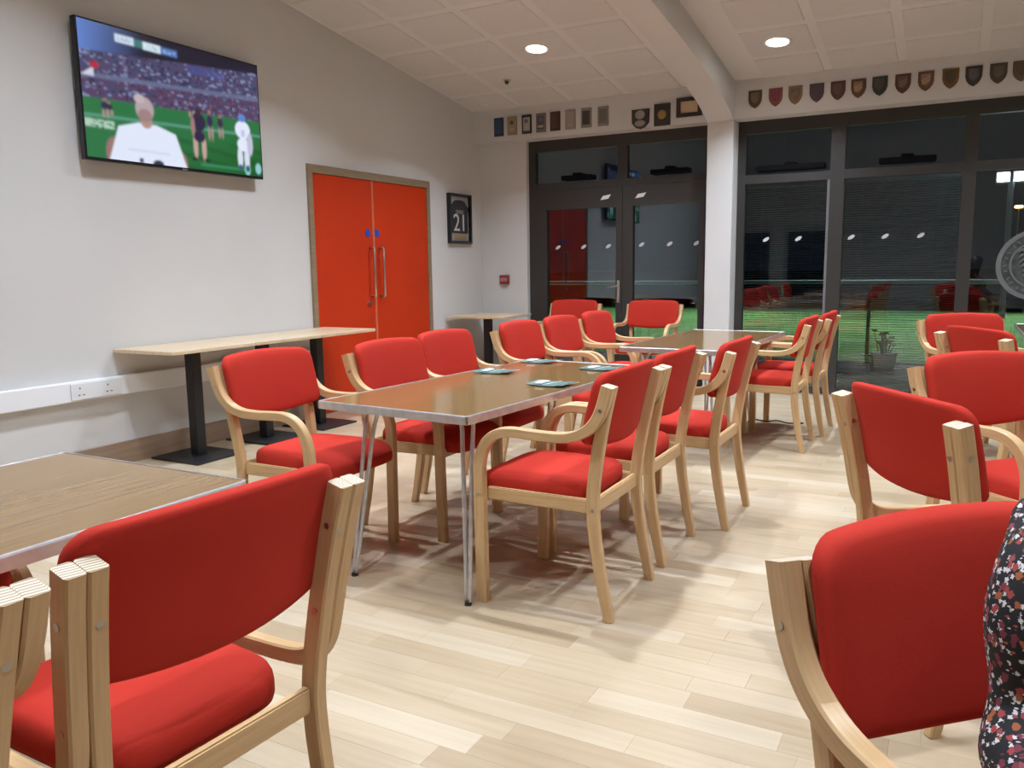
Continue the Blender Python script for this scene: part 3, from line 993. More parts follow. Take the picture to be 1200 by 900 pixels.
# ------------------------------------------------------------------ TABLES
def trestle_table(label, x, y, rotz, w=.76, l=1.668, feet=((-.24, -1), (.34, -1), (-.20, 1), (.24, 1)), z=.73):
    """x,y: near-left corner at the table frame; local x 0..w, y 0..l"""
    c, s = math.cos(rotz), math.sin(rotz)
    cx, cy = x + (w / 2) * c - (l / 2) * s, y + (w / 2) * s + (l / 2) * c
    t = thing('folding_table', label, 'table', (cx, cy, 0), rotz, 'folding dining tables')
    bm = bmesh.new()
    bx(bm, -w / 2 + .003, w / 2 - .003, -l / 2 + .003, l / 2 - .003, z - .030, z - .0015)
    link('tabletop', bm_mesh('tabletop', bm), MT['tabletop'], t)
    # aluminium edging: rounded-corner profile
    def rr(hw, hl, r, zz):
        p = []
        for (sx, sy, a0) in ((1, 1, 0), (-1, 1, 90), (-1, -1, 180), (1, -1, 270)):
            for k in range(5):
                a = math.radians(a0 + k * 22.5)
                p.append((sx * (hw - r) + r * math.cos(a), sy * (hl - r) + r * math.sin(a), zz))
        return p
    rings = [rr(w / 2 - .008, l / 2 - .008, .012, z - .0012), rr(w / 2 - .007, l / 2 - .007, .013, z + .0006), rr(w / 2 - .002, l / 2 - .002, .018, z), rr(w / 2, l / 2, .02, z - .004), rr(w / 2, l / 2, .02, z - .032), rr(w / 2 - .008, l / 2 - .008, .012, z - .034)]
    bm = bmesh.new()
    R = [[bm.verts.new(q) for q in r] for r in rings]
    n = len(R[0])
    for A, B in zip(R, R[1:]):
        for k in range(n):
            bm.faces.new((A[k], A[(k + 1) % n], B[(k + 1) % n], B[k]))
    link('metal_edging', bm_mesh('metal_edging', bm), MT['alu'], t)['label'] = 'silver metal edging'
    for sx, sy in feet:
        yf = sy * (l / 2 - .035)
        yt = sy * (l / 2 - .13)
        xt = sx * .84
        bm = bmesh.new()
        for d, inner in ((-.026, sx > 0), (.026, sx < 0)):
            pts = [(sx + d * .25, yf, .012), (sx + (xt - sx) * .30 + d * .44, yf + (yt - yf) * .30, .20), (xt + (sx - xt) * .19 + d * .85, yt + (yf - yt) * .19, .56), (xt + d, yt, .655)]
            if inner:
                k = -1 if sx > 0 else 1
                pts += [(xt + d + k * .012, yt, .682), (xt + d + k * .04, yt, .692), (xt + d + k * .16, yt, .692)]
            else:
                pts += [(xt + d, yt, .697)]
            tube(bm, catmull(pts, 4), .0085, 8)
        lg = link('leg', bm_mesh('leg', bm, True), MT['alu'], t)
        bm = bmesh.new()
        cyl(bm, (sx, yf, 0), (sx, yf, .014), .014, .013, n=12)
        link('rubber_foot', bm_mesh('rubber_foot', bm), MT['rubber'], lg)
    for sy in (-1, 1):
        bm = bmesh.new()
        bx(bm, -w / 2 + .06, w / 2 - .06, sy * (l / 2 - .13) - .012, sy * (l / 2 - .13) + .012, .693, .70)
        link('crossbar', bm_mesh('crossbar', bm), MT['alu'], t)
    return t
trestle_table('walnut folding table in the centre with menus on it', 2.5273, -5.72, -.0788)
trestle_table('walnut folding table at lower left beside the nearest chair', 2.475, -8.43, .0, feet=((-.30, -1), (.30, -1), (-.28, 1), (.28, 1)))
trestle_table('glossy walnut folding table at the back near the pillar', 2.865, -3.20, -.035, l=1.58, w=.74, feet=((-.28, -1), (.28, -1), (-.24, 1), (.12, 1)))
trestle_table('folding table at right edge by the windows holding a black box', 5.25, -1.62, 0, w=.76, l=1.4, feet=((-.30, -1), (.30, -1), (-.30, 1), (.30, 1)))
bm = bmesh.new()
bx(bm, 5.27, 5.40, -1.50, -1.28, .7315, .775, .006, 2)
t = tag(link('black_case', bm_mesh('black_case', bm), MT['blackgloss']), 'small black case lying on the table by the windows', 'case')
bm = bmesh.new()
tube(bm, [(5.275, -1.508, .745), (5.290, -1.515, .750), (5.305, -1.508, .765), (5.318, -1.495, .780)], .004, 6)
link('white_cord', bm_mesh('white_cord', bm), MT['white'], t)

def wall_table(label, x0, x1, y0, y1, z, bx0, bx1, by0, by1):
    cx, cy = (bx0 + bx1) / 2, (by0 + by1) / 2
    t = thing('pedestal_table', label, 'table', (cx, cy, 0), 0, 'small pedestal tables by the wall')
    bm = bmesh.new()
    bx(bm, x0 - cx, x1 - cx, y0 - cy, y1 - cy, z - .024, z, .003, 1)
    link('tabletop', bm_mesh('tabletop', bm), MT['oaktop'], t)
    bm = bmesh.new()
    bx(bm, -.038, .038, -.038, .038, .014, z - .024, .006, 2)
    link('column', bm_mesh('column', bm), MT['black'], t)
    bm = bmesh.new()
    bx(bm, bx0 - cx, bx1 - cx, by0 - cy, by1 - cy, 0, .014, .006, 2)
    link('base_plate', bm_mesh('base_plate', bm), MT['black'], t)
    bm = bmesh.new()
    bx(bm, -.16, .16, -.16, .16, z - .034, z - .0235, .002, 1)
    link('top_plate', bm_mesh('top_plate', bm), MT['black'], t)
wall_table('pale oak pedestal table against left wall, nearest the viewer', .012, .57, -4.83, -4.135, .767, .05, .51, -4.64, -4.22)
wall_table('pale oak pedestal table against left wall, middle of the three', .012, .57, -4.13, -3.465, .767, .05, .49, -3.99, -3.58)
wall_table('pale oak pedestal table against left wall beside red doors', .012, .57, -3.46, -2.80, .767, .05, .49, -3.40, -2.99)
wall_table('pale oak pedestal table alone in the far corner', .03, .70, -.88, -.20, .748, .13, .60, -.80, -.36)

# ------------------------------------------------------------------ CHAIRS
def sweep(path, w, xfun, endcaps=True):
    """path: list of (y, z, thickness); rectangle of width w in x, thickness in the y-z plane"""
    P = [np.array(p[:2]) for p in path]
    bm = bmesh.new()
    uvl = bm.loops.layers.uv.new('UVMap')
    rows, us, ts = [], [], []
    L = 0.0
    c = .004
    for i, p in enumerate(P):
        d = P[min(i + 1, len(P) - 1)] - P[max(i - 1, 0)]
        d = d / np.linalg.norm(d)
        nrm = np.array([-d[1], d[0]])
        if i:
            L += np.linalg.norm(P[i] - P[i - 1])
        t = path[i][2] / 2
        if i == 0:
            t0 = t
        x = xfun(p[1])
        row = []
        for sx, st in ((-1, -1), (1, -1), (1, 1), (-1, 1)):
            for q in (0, 1):
                # two verts per corner = small chamfer
                if (sx, st) in ((-1, -1), (1, 1)):
                    ax, at_ = (0, c) if q == 0 else (c, 0)
                else:
                    ax, at_ = (c, 0) if q == 0 else (0, c)
                yy = p + nrm * st * (t - at_)
                row.append(bm.verts.new((x + sx * (w / 2 - ax), yy[0], yy[1])))
        rows.append(row)
        us.append(L)
        ts.append(t)
    n = 8
    vv = [0, .006, .04, .046, .09, .096, .13, .136, .18]
    for i in range(len(rows) - 1):
        for k in range(n):
            f = bm.faces.new((rows[i][k], rows[i][(k + 1) % n], rows[i + 1][(k + 1) % n], rows[i + 1][k]))
            f.smooth = False
            for lp_, (a, b) in zip(f.loops, ((us[i], vv[k]), (us[i], vv[k + 1]), (us[i + 1], vv[k + 1]), (us[i + 1], vv[k]))):
                lp_[uvl].uv = (a, b)
    for i, rev in ((0, True), (len(rows) - 1, False)):
        f = bm.faces.new(rows[i][::-1] if rev else rows[i])
        f.material_index = 1
        for lp_ in f.loops:
            k = rows[i].index(lp_.vert)
            tt = {0: -1, 1: -1, 2: -1, 3: -1, 4: 1, 5: 1, 6: 1, 7: 1}[k] * ts[i]
            lp_[uvl].uv = (lp_.vert.co.x, tt)
    return bm
def swept_obj(name, path, w, xfun, parent):
    bm = sweep(path, w, xfun)
    me = bm_mesh(name, bm)
    for p in me.polygons:
        p.use_smooth = len(p.vertices) == 4
    o = link(name, me, [MT['beech'], MT['plyend']], parent)
    return o
def resmooth(me):
    try:
        me.set_sharp_from_angle(angle=math.radians(38))
    except Exception:
        pass

ARM = [(-.262, .857, .043), (-.243, .79, .043), (-.224, .745, .042), (-.196, .710, .040), (-.155, .684, .037), (-.10, .669, .036), (-.02, .666, .036), (.06, .669, .036), (.12, .670, .036),
       (.165, .661, .037), (.203, .638, .039), (.230, .600, .041), (.246, .55, .043), (.250, .49, .044), (.251, .30, .044), (.252, 0, .044)]
REAR = [(-.260, .857, .043), (-.236, .76, .043), (-.213, .65, .043), (-.196, .55, .043), (-.186, .47, .043), (-.184, .40, .043), (-.190, .32, .043), (-.204, .22, .041), (-.222, .12, .038), (-.246, 0, .034)]
armx = lambda z: .26 + .018 * z / .857
legx = lambda z: .222 + .023 * max(0, (z - .42)) / .437

def rbox_board(name, pts, m, parent):
    v = pts
    f = [(0, 1, 2, 3), (7, 6, 5, 4), (0, 4, 5, 1), (1, 5, 6, 2), (2, 6, 7, 3), (3, 7, 4, 0)]
    bm = bmesh.new()
    vs = [bm.verts.new(q) for q in v]
    for g in f:
        bm.faces.new([vs[k] for k in g])
    bmesh.ops.recalc_face_normals(bm, faces=bm.faces[:])
    bmesh.ops.bevel(bm, geom=bm.edges[:], offset=.004, segments=2, affect='EDGES')
    uvl = bm.loops.layers.uv.new('UVMap')
    for fc in bm.faces:
        for lp_ in fc.loops:
            c = lp_.vert.co
            lp_[uvl].uv = (c.x + c.y, c.z)
    return link(name, bm_mesh(name, bm), m, parent)

def seat_mesh(k_=1.0):
    hwf, hwb, yf, yb_ = .236 * k_, .208 * k_, .325, -.158
    out = []
    N = 56
    for k in range(N):
        a = 2 * math.pi * k / N
        ca, sa = math.cos(a), math.sin(a)
        e = .32
        ex = math.copysign(abs(ca) ** e, ca)
        ey = math.copysign(abs(sa) ** e, sa)
        y = (yf + yb_) / 2 + ey * (yf - yb_) / 2
        hw = hwb + (hwf - hwb) * (y - yb_) / (yf - yb_)
        out.append((ex * hw, y))
    cy = (yf + yb_) / 2
    def droop(y):
        t = max(0, (y - .16) / .145)
        return t * t
    layers = [(.93, .428, 0), (.985, .424, .5), (1.0, .438, .6), (1.0, .460, .7), (.992, .476, .85), (.968, .4885, 1), (.915, .4965, .95), (.78, .501, .6), (.45, .504, .15), (.2, .505, 0)]
    bm = bmesh.new()
    R = []
    for s, z, dr in layers:
        R.append([bm.verts.new((x * s, cy + (y - cy) * s, z - .026 * droop(cy + (y - cy) * s) * dr)) for x, y in out])
    for A, B in zip(R, R[1:]):
        for k in range(N):
            bm.faces.new((A[k], A[(k + 1) % N], B[(k + 1) % N], B[k]))
    bm.faces.new(R[0][::-1])
    c = bm.verts.new((0, cy, .505))
    for k in range(N):
        bm.faces.new((R[-1][k], R[-1][(k + 1) % N], c))
    return bm_mesh('seat', bm, True)

def back_mesh():
    hw = .262
    P = []
    def seg(p, q, n):
        for k in range(n):
            t = k / n
            P.append((p[0] + (q[0] - p[0]) * t, p[1] + (q[1] - p[1]) * t))
    # top edge left->right with crown, rounded corners, bottom edge bowed
    top = lambda x: .906 - .012 * (x / hw) ** 2
    bot = lambda x: .620 + .026 * (abs(x) / hw) ** 2
    rT, rB = .05, .035
    for k in range(17):
        x = -hw + rT + (2 * hw - 2 * rT) * k / 16
        P.append((x, top(x)))
    for k in range(1, 7):
        a = math.radians(90 - 15 * k)
        P.append((hw - rT + rT * math.cos(a), top(hw - rT) - rT + rT * math.sin(a)))
    for k in range(1, 6):
        z0, z1 = top(hw - rT) - rT, bot(hw) + rB
        P.append((hw, z0 + (z1 - z0) * k / 6))
    for k in range(0, 6):
        a = math.radians(-15 * k)
        P.append((hw - rB + rB * math.cos(a), bot(hw - rB) + rB + rB * math.sin(a)))
    for k in range(17):
        x = hw - rB - (2 * hw - 2 * rB) * k / 16
        P.append((x, bot(x)))
    for k in range(1, 7):
        a = math.radians(-90 - 15 * k)
        P.append((-hw + rB + rB * math.cos(a), bot(hw - rB) + rB + rB * math.sin(a)))
    for k in range(1, 6):
        z1, z0 = top(hw - rT) - rT, bot(hw) + rB
        P.append((-hw, z0 + (z1 - z0) * k / 6))
    for k in range(0, 6):
        a = math.radians(180 - 15 * k)
        P.append((-hw + rT + rT * math.cos(a), top(hw - rT) - rT + rT * math.sin(a)))
    ry = np.array([[q[1], q[0]] for q in REAR])[::-1]
    def base_y(x, z):
        y = np.interp(z, ry[:, 0], ry[:, 1])
        if z > .857:
            y = -.260 - (z - .857) * .27
        return y + .024 - .043 * (1 - (x / hw) ** 2)
    cz_ = .765
    layers = [(.0, .004), (.55, .004), (.90, .004), (.975, .007), (1.0, .014), (1.0, .030), (.988, .039), (.962, .046), (.915, .0505), (.80, .054), (.55, .0565), (.25, .057)]
    bm = bmesh.new()
    N = len(P)
    R = []
    for s, d in layers[1:]:
        row = []
        for x, z in P:
            xx, zz = x * s, cz_ + (z - cz_) * s
            row.append(bm.verts.new((xx, base_y(xx, zz) + d, zz)))
        R.append(row)
    for A, B in zip(R, R[1:]):
        for k in range(N):
            bm.faces.new((A[k], A[(k + 1) % N], B[(k + 1) % N], B[k]))
    for row, d in ((R[0], .004), (R[-1], .057)):
        c = bm.verts.new((0, base_y(0, cz_) + d, cz_))
        for k in range(N):
            bm.faces.new((row[k], row[(k + 1) % N], c))
    return bm_mesh('backrest', bm, True)

def make_chair():
    t = thing('armchair', '', 'chair', (0, 0, 0), 0, 'red dining armchairs')
    link('seat', seat_mesh(), MT['redwool'], t)
    link('backrest', back_mesh(), MT['redwool'], t)
    arm = [tuple(q) for q in catmull(ARM, 4)]
    rear = [tuple(q) for q in catmull(REAR, 3)]
    for s in (-1, 1):
        a = swept_obj('arm_and_front_leg', arm, .034, (lambda z, s=s: s * armx(z)), t)
        r = swept_obj('rear_leg', rear, .032, (lambda z, s=s: s * legx(z)), t)
        for o in (a, r):
            resmooth(o.data)
        rbox_board('side_rail', [(s * .226, .236, .398), (s * .243, .236, .398), (s * .243, .236, .447), (s * .226, .236, .447),
                                 (s * .206, -.168, .386), (s * .222, -.168, .386), (s * .222, -.168, .440), (s * .206, -.168, .440)], MT['beech'], t)
        # bolts
        for y, z, xo in ((-.238, .775, None), (.251, .425, None), (-.186, .405, 'rear')):
            bm = bmesh.new()
            xx = s * (armx(z) + .017) if xo is None else s * (legx(z) + .016)
            cyl(bm, (xx - s * .002, y, z), (xx + s * .0012, y, z), .0065, n=10)
            link('bolt', bm_mesh('bolt', bm), MT['bolt'], t)
        bm = bmesh.new()
        z = .765
        y = -.237 - .0215
        cyl(bm, (s * legx(z), y + .002, z), (s * legx(z), y - .0015, z - .0004), .007, n=10)
        link('bolt', bm_mesh('bolt', bm), MT['bolt'], t)
    rbox_board('front_rail', [(-.245, .240, .392), (.245, .240, .392), (.245, .240, .436), (-.245, .240, .436),
                              (-.245, .258, .392), (.245, .258, .392), (.245, .258, .436), (-.245, .258, .436)], MT['beech'], t)
    rbox_board('rear_rail', [(-.208, -.192, .386), (.208, -.192, .386), (.208, -.192, .440), (-.208, -.192, .440),
                             (-.208, -.172, .386), (.208, -.172, .386), (.208, -.172, .440), (-.208, -.172, .440)], MT['beech'], t)
    return t
SIDE = [(-.260, .857, .043), (-.236, .76, .043), (-.213, .65, .043), (-.199, .575, .043), (-.186, .527, .042), (-.163, .492, .040), (-.125, .472, .038), (-.06, .464, .037), (.05, .460, .037), (.15, .456, .037), (.200, .445, .038), (.233, .415, .041), (.249, .365, .043), (.252, .29, .044), (.253, 0, .044)]
def make_side_chair():
    t = thing('side_chair', '', 'chair', (0, 0, 0), 0, 'red armless dining chairs')
    link('seat', seat_mesh(.90), MT['redwool'], t)
    link('backrest', back_mesh(), MT['redwool'], t)
    side = [tuple(q) for q in catmull(SIDE, 4)]
    rear = [tuple(q) for q in catmull(REAR, 3)]
    for s in (-1, 1):
        a = swept_obj('side_frame_and_front_leg', side, .032, (lambda z, s=s: s * (legx(z) + .033)), t)
        r = swept_obj('rear_leg', rear, .032, (lambda z, s=s: s * legx(z)), t)
        for o in (a, r):
            resmooth(o.data)
        for z, d in ((.775, .0), (.60, .0)):
            y = np.interp(z, [q[1] for q in REAR][::-1], [q[0] for q in REAR][::-1])
            for xx, dd in ((legx(z) + .033 + .016, 1), (legx(z) - .016, -1)):
                bm = bmesh.new()
                cyl(bm, (s * (xx - dd * .002), y, z), (s * (xx + dd * .0012), y, z), .0065, n=10)
                link('bolt', bm_mesh('bolt', bm), MT['bolt'], t)
        bm = bmesh.new()
        z = .765
        cyl(bm, (s * legx(z), -.2565, z), (s * legx(z), -.260, z - .0004), .007, n=10)
        link('bolt', bm_mesh('bolt', bm), MT['bolt'], t)
    rbox_board('front_rail', [(-.242, .205, .392), (.242, .205, .392), (.242, .205, .436), (-.242, .205, .436),
                              (-.242, .225, .392), (.242, .225, .392), (.242, .225, .436), (-.242, .225, .436)], MT['beech'], t)
    rbox_board('rear_rail', [(-.208, -.192, .386), (.208, -.192, .386), (.208, -.192, .440), (-.208, -.192, .440),
                             (-.208, -.172, .386), (.208, -.172, .386), (.208, -.172, .440), (-.208, -.172, .440)], MT['beech'], t)
    return t
proto = make_chair()
side = make_side_chair()
side_used = arm_used = False
CH = [
 (3.51, -7.282, 176, 'large red armless chair in the left foreground seen from behind'),
 (3.50, -7.915, 180, 'red armchair cut off by the lower left frame edge'),
 (2.32, -7.22, 0, 'red armless chair tucked under the lower left table'),
 (3.53, -5.42, 180, 'red armchair at centre table, nearest on its right side'),
 (3.53, -4.82, 180, 'red armchair at centre table, middle of its right side'),
 (3.65, -4.225, 180, 'red armchair at centre table, farthest on its right side'),
 (2.305, -5.535, 0, 'red armchair at centre table, nearest on its left side'),
 (2.515, -4.915, 0, 'red armchair at centre table, middle of its left side'),
 (2.46, -4.31, 0, 'red armchair at centre table, farthest on its left side'),
 (3.71, -2.40, 180, 'red armchair on right side of back table, nearer one'),
 (3.76, -1.80, 180, 'red armchair on right side of back table, farther one'),
 (2.50, -3.47, 0, 'red armchair left of back table, nearest of the row'),
 (2.52, -2.87, 0, 'red armchair left of back table, middle of the row'),
 (2.55, -2.27, 0, 'red armchair left of back table, farthest of the row'),
 (1.24, -.46, -90, 'red armchair facing inward before the left glazed door'),
 (2.115, -.46, -90, 'red armchair facing inward before the right glazed door'),
 (4.87, -5.59, 37, 'red armless chair at right seen from behind at an angle'),
 (5.055, -4.75, -44, 'red armchair at right angled toward the viewer, mid distance'),
 (4.99, -7.11, -47, 'red armchair in right foreground with the seated person'),
 (5.10, -3.05, 35, 'red armless chair far right seen from behind near windows'),
 (4.97, -2.10, -60, 'red armchair far right facing the viewer near windows'),
]
for k, (x, y, az, lab) in enumerate(CH):
    if 'armless' in lab:
        o = side if not side_used else copy_tree(side)
        side_used = True
    else:
        o = proto if not arm_used else copy_tree(proto)
        arm_used = True
    o.location = (x, y, 0)
    o.rotation_euler = (0, 0, math.radians(az - 90))
    o['label'] = lab

# ------------------------------------------------------------------ menus on the centre table
teal = noise_mat('teal_card', (.075, .145, .130), (.11, .19, .17), (30, 30, 30), 2, .45)
wpaper = mat('white_paper', (.85, .86, .86), .5)
ink = mat('black_ink', (.012, .012, .014), .4)
for x, y, a, lab in ((2.765, -4.655, 4, 'teal menu card on centre table, left of the near pair'),
                     (3.215, -4.945, -3, 'teal menu card on centre table, right of the near pair'),
                     (2.775, -4.175, -2, 'teal menu card on centre table, left of the far pair'),
                     (3.215, -4.345, -6, 'teal menu card on centre table, right of the far pair')):
    t = thing('menu_card', lab, 'menu', (x, y, .7315), math.radians(a), 'menu cards on the centre table')
    t.scale = (.66, .64, .8)
    bm = bmesh.new()
    # card folded and slightly sprung
    secs = [(-.145, .006), (-.07, .003), (0, .001), (.07, .003), (.145, .010)]
    v, f = [], []
    for xx, z in secs:
        v += [(xx, -.10, z), (xx, .10, z + .004), (xx, .10, z + .006), (xx, -.10, z + .002)]
    for i in range(4):
        for k in range(4):
            f.append((4 * i + k, 4 * i + (k + 1) % 4, 4 * i + 4 + (k + 1) % 4, 4 * i + 4 + k))
    f += [(3, 2, 1, 0), (16, 17, 18, 19)]
    link('card', mesh_from('card', v, f), teal, t)
    bm = bmesh.new()
    bx(bm, -.085, -.035, -.075, .055, .0085, .016, .001, 1)
    link('white_panel', bm_mesh('white_panel', bm), wpaper, t)
    for px, w in ((-.015, .006), (.085, .010), (.12, .004)):
        bm = bmesh.new()
        vq = [(px, -.09, .0075), (px + w, -.09, .0075), (px + w + .05, .09, .0125), (px + .05, .09, .0125)]
        vs = [bm.verts.new(q) for q in vq] + [bm.verts.new((q[0], q[1], q[2] + .0012)) for q in vq]
        for g in ((0, 1, 2, 3), (7, 6, 5, 4), (0, 4, 5, 1), (1, 5, 6, 2), (2, 6, 7, 3), (3, 7, 4, 0)):
            bm.faces.new([vs[q] for q in g])
        link('print_line', bm_mesh('print_line', bm), ink if px == .085 else wpaper, t)

bm = bmesh.new()
tube(bm, [tuple(q) for q in catmull([(3.42, -1.55, .005), (3.52, -1.62, .006), (3.60, -1.58, .012), (3.70, -1.63, .006), (3.80, -1.57, .005)], 4)], .005, 6)
tag(link('floor_cable', bm_mesh('floor_cable', bm, True), MT['rubber']), 'short black cable lying on the floor by the back table', 'cable')

# ------------------------------------------------------------------ PERSON seated in the right foreground chair
def skin_obj(name, verts, edges, radii, root, m, parent, sub=2):
    me = bpy.data.meshes.new(name)
    me.from_pydata(verts, edges, [])
    o = link(name, me, None, parent)
    md = o.modifiers.new('skin', 'SKIN')
    md.use_smooth_shade = True
    md.branch_smoothing = .6
    sv = me.skin_vertices
    if not sv:
        bm = bmesh.new()
        bm.from_mesh(me)
        bm.verts.layers.skin.verify()
        bm.to_mesh(me)
        bm.free()
        sv = me.skin_vertices
    for k, r in enumerate(radii):
        sv[0].data[k].radius = r if isinstance(r, tuple) else (r, r)
        sv[0].data[k].use_root = (k == root)
    sb = o.modifiers.new('sub', 'SUBSURF')
    sb.levels = sub
    sb.render_levels = sub
    dg = bpy.context.evaluated_depsgraph_get()
    nm = bpy.data.meshes.new_from_object(o.evaluated_get(dg))
    o.modifiers.clear()
    o.data = nm
    nm.materials.clear()
    nm.materials.append(m)
    nm.polygons.foreach_set('use_smooth', [True] * len(nm.polygons))
    return o

def floral():
    m = mat('floral_fabric', (.012, .010, .012), .8)
    nt = m.node_tree
    b = nt.nodes['Principled BSDF']
    tc = nn(nt, 'ShaderNodeTexCoord')
    last = None
    for scale, thr, cols, seed, pet in ((150, .42, [(0, (.70, .66, .66)), (.55, (.62, .58, .58)), (.56, (.010, .009, .011))], 0.0, .10),
                                        (95, .40, [(0, (.36, .05, .05)), (.30, (.36, .10, .03)), (.5, (.30, .06, .07)), (.51, (.010, .009, .011)), (.76, (.20, .03, .05))], 3.7, .06)):
        mp = nn(nt, 'ShaderNodeMapping')
        mp.inputs['Location'].default_value = (seed, seed * 1.3, seed * .7)
        nt.links.new(tc.outputs['Object'], mp.inputs[0])
        vo = nn(nt, 'ShaderNodeTexVoronoi')
        vo.inputs['Scale'].default_value = scale
        vo.inputs['Randomness'].default_value = .85
        nt.links.new(mp.outputs[0], vo.inputs['Vector'])
        # petal edge
        sc = nn(nt, 'ShaderNodeVectorMath', operation='SCALE')
        sc.inputs['Scale'].default_value = 1.0
        nt.links.new(mp.outputs[0], sc.inputs[0])
        sub = nn(nt, 'ShaderNodeVectorMath', operation='SUBTRACT')
        nt.links.new(sc.outputs[0], sub.inputs[0])
        nt.links.new(vo.outputs['Position'], sub.inputs[1])
        sp = nn(nt, 'ShaderNodeSeparateXYZ')
        nt.links.new(sub.outputs[0], sp.inputs[0])
        ad = nn(nt, 'ShaderNodeMath', operation='ADD')
        nt.links.new(sp.outputs[0], ad.inputs[0])
        nt.links.new(sp.outputs[1], ad.inputs[1])
        at2 = nn(nt, 'ShaderNodeMath', operation='ARCTAN2')
        nt.links.new(sp.outputs[2], at2.inputs[0])
        nt.links.new(ad.outputs[0], at2.inputs[1])
        m5 = nn(nt, 'ShaderNodeMath', operation='MULTIPLY')
        m5.inputs[1].default_value = 5
        nt.links.new(at2.outputs[0], m5.inputs[0])
        sn = nn(nt, 'ShaderNodeMath', operation='SINE')
        nt.links.new(m5.outputs[0], sn.inputs[0])
        ml = nn(nt, 'ShaderNodeMath', operation='MULTIPLY_ADD')
        ml.inputs[1].default_value = pet
        ml.inputs[2].default_value = thr
        nt.links.new(sn.outputs[0], ml.inputs[0])
        lt = nn(nt, 'ShaderNodeMath', operation='LESS_THAN')
        nt.links.new(vo.outputs['Distance'], lt.inputs[0])
        nt.links.new(ml.outputs[0], lt.inputs[1])
        sr = nn(nt, 'ShaderNodeSeparateColor')
        nt.links.new(vo.outputs['Color'], sr.inputs[0])
        rp = ramp(nt, cols)
        rp.color_ramp.interpolation = 'CONSTANT'
        nt.links.new(sr.outputs[0], rp.inputs[0])
        mx = nn(nt, 'ShaderNodeMix', data_type='RGBA')
        if last is None:
            mx.inputs['A'].default_value = (.010, .009, .011, 1)
        else:
            nt.links.new(last.outputs['Result'], mx.inputs['A'])
        nt.links.new(lt.outputs[0], mx.inputs['Factor'])
        nt.links.new(rp.outputs[0], mx.inputs['B'])
        last = mx
    nt.links.new(last.outputs['Result'], b.inputs['Base Color'])
    return m
skinm = noise_mat('skin', (.50, .29, .21), (.55, .33, .25), (30,) * 3, 2, .5)
hairm = noise_mat('brown_hair', (.035, .02, .012), (.07, .04, .022), (8, 8, 90), 3, .5)
flor = floral()
person = thing('person', 'person in a dark floral dress seated at right frame edge', 'person', (4.99, -7.11, 0), math.radians(-47 - 90))
V, E_, Rr = [], [], []
def chain(pts, start=None):
    prev = start
    for (x, y, z, r) in pts:
        V.append((x, y, z))
        Rr.append(r)
        k = len(V) - 1
        if prev is not None:
            E_.append((prev, k))
        prev = k
    return prev
SHX = -.035                       # the sitter leans to their left, away from the frame
pel = chain([(0, .02, .60, (.15, .11))])
spn = chain([(SHX, .01, .74, (.122, .095)), (SHX, .03, .90, (.145, .10)), (SHX, .05, .99, (.085, .075)), (SHX, .07, 1.055, .048)], pel)
chain([(SHX, .10, 1.115, (.056, .066)), (SHX, .12, 1.185, (.074, .090)), (SHX, .118, 1.255, (.072, .088)), (SHX, .115, 1.305, (.045, .055))], spn)
chest = 2
for s in (-1, 1):
    ar = chain([(SHX + s * .10, .035, .985, .056), (SHX + s * .160, .035, .96, .050), (SHX + s * .195, .035, .88, .040), (SHX + s * .205, .04, .79, .034), (SHX + s * .235, .07, .733, .034), (s * .252, .17, .722, .028), (s * .258, .235, .712, (.020, .026)), (s * .258, .275, .710, (.016, .034)), (s * .256, .300, .708, (.014, .034))], chest)
    palm = ar
    base = V[palm]
    for dx, ln in ((-.026, .058), (-.009, .070), (.009, .066), (.026, .050)):
        chain([(base[0] + dx, base[1] + .012, base[2] + .002, .0095), (base[0] + dx * 1.1, base[1] + ln * .5, base[2] + .001, .0088), (base[0] + dx * 1.15, base[1] + ln * .85, base[2] - .014, .008), (base[0] + dx * 1.15, base[1] + ln, base[2] - .030, .0068)], palm)
    chain([(base[0] - s * .032, base[1] - .04, base[2] - .004, .0115), (base[0] - s * .052, base[1] - .01, base[2] - .010, .0105), (base[0] - s * .058, base[1] + .022, base[2] - .018, .0085)], palm - 1)
    th = chain([(s * .10, .06, .585, .088), (s * .11, .24, .575, .078), (s * .115, .44, .560, .056), (s * .115, .485, .52, .054), (s * .115, .47, .34, .047), (s * .115, .45, .14, .034), (s * .115, .45, .075, .034), (s * .115, .50, .045, (.032, .036)), (s * .118, .59, .030, (.022, .036)), (s * .118, .64, .026, (.014, .026))], pel)
skin_obj('body', V, E_, Rr, 0, skinm, person)
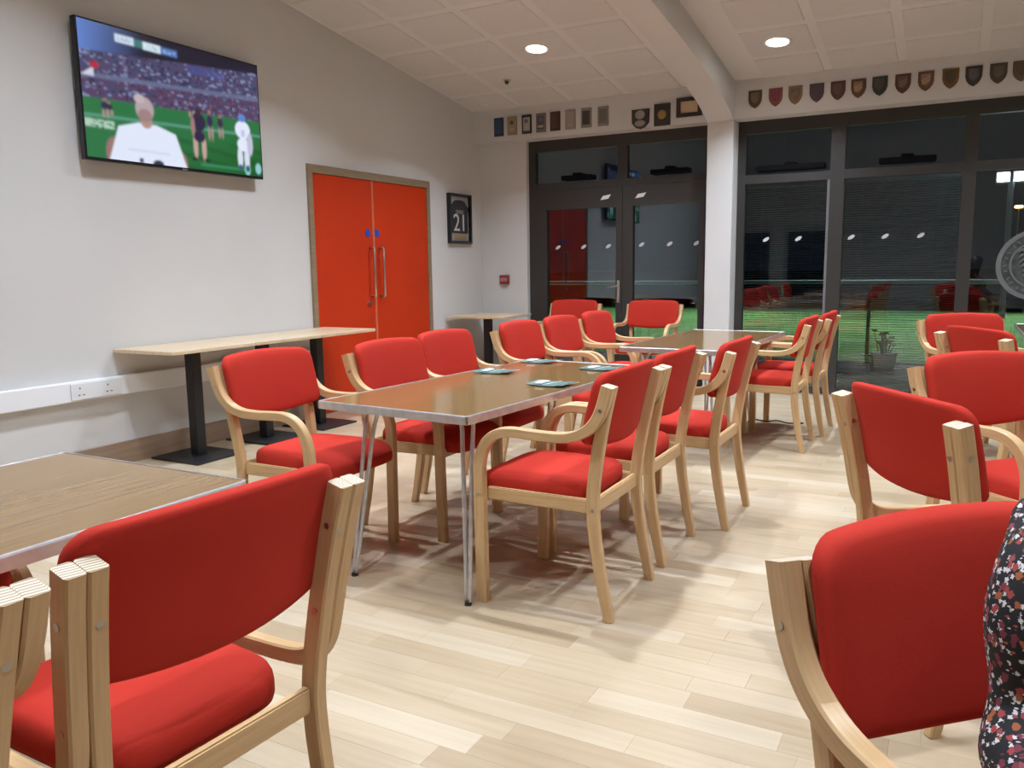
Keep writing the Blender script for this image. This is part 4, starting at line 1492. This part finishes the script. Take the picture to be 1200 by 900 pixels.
# face details
def blob(name, c, r, m, parent, sc=(1, 1, 1)):
    bm = bmesh.new()
    bmesh.ops.create_uvsphere(bm, u_segments=14, v_segments=10, radius=r)
    for vv in bm.verts:
        vv.co = Vector((vv.co.x * sc[0], vv.co.y * sc[1], vv.co.z * sc[2])) + Vector(c)
    return link(name, bm_mesh(name, bm, True), m, parent)
hx = SHX
for s in (-1, 1):
    e = blob('eye', (hx + s * .031, .197, 1.197), .0125, mat('eye_white', (.7, .7, .68), .2) if s < 0 else bpy.data.materials['eye_white'], person)
    blob('iris', (hx + s * .031, .2075, 1.197), .0062, hairm, e, (1, .5, 1))
    blob('ear', (hx + s * .073, .116, 1.187), .022, skinm, person, (.4, .8, 1.3))
blob('nose', (hx, .216, 1.170), .016, skinm, person, (.75, .9, 1.5))
blob('mouth', (hx, .204, 1.133), .022, mat('lips', (.45, .12, .11), .4), person, (1.1, .45, .35))
bm = bmesh.new()
bmesh.ops.create_icosphere(bm, subdivisions=4, radius=1.0)
for vv in bm.verts:
    c = vv.co.copy()
    face = c.y > .25 and c.z < .55
    k = .90 if face else 1.0
    w = .5 + .5 * math.sin(c.x * 18)
    z = c.z * .105
    if c.z < 0 and c.y < .1:
        z = c.z * .30
    vv.co = Vector((hx + c.x * (.093 * k + .003 * w), -.012 + c.y * (.108 * k + .002 * w) - (0.03 if c.z < 0 else 0), 1.227 + z))
    if face:
        vv.co.y = min(vv.co.y, .02)
    vv.co.y += .126
link('hair', bm_mesh('hair', bm, True), hairm, person)
# dress: bodice, gathered sleeves and skirt grown as one garment
V, E_, Rr = [], [], []
pel = chain([(0, .02, .60, (.180, .140))])
chain([(SHX * .7, .005, .68, (.150, .120)), (SHX, .01, .76, (.136, .112)), (SHX, .03, .89, (.160, .118)), (SHX, .042, .965, (.122, .098)), (SHX, .055, 1.02, (.073, .066))], pel)
for s in (-1, 1):
    chain([(SHX + s * .11, .036, .970, .068), (SHX + s * .168, .035, .950, .066), (SHX + s * .196, .035, .890, .064), (SHX + s * .203, .037, .835, .050), (SHX + s * .205, .040, .795, .040), (SHX + s * .226, .055, .750, .055), (SHX + s * .245, .10, .735, .052), (s * .247, .17, .722, .042), (s * .255, .215, .714, .031)], 3)
    chain([(s * .10, .10, .590, .110), (s * .115, .26, .580, .100), (s * .12, .44, .560, .085), (s * .12, .50, .48, .082), (s * .12, .50, .36, .085), (s * .12, .50, .24, .090)], pel)
skin_obj('dress', V, E_, Rr, 0, flor, person)
for s in (-1, 1):
    bm = bmesh.new()
    bmesh.ops.create_uvsphere(bm, u_segments=16, v_segments=10, radius=1)
    for vv in bm.verts:
        c = vv.co
        vv.co = Vector((s * .117 + c.x * .044, .54 + c.y * .135, max(0.002, .035 + c.z * .045)))
    link('shoe', bm_mesh('shoe', bm, True), MT['blackgloss'], person)
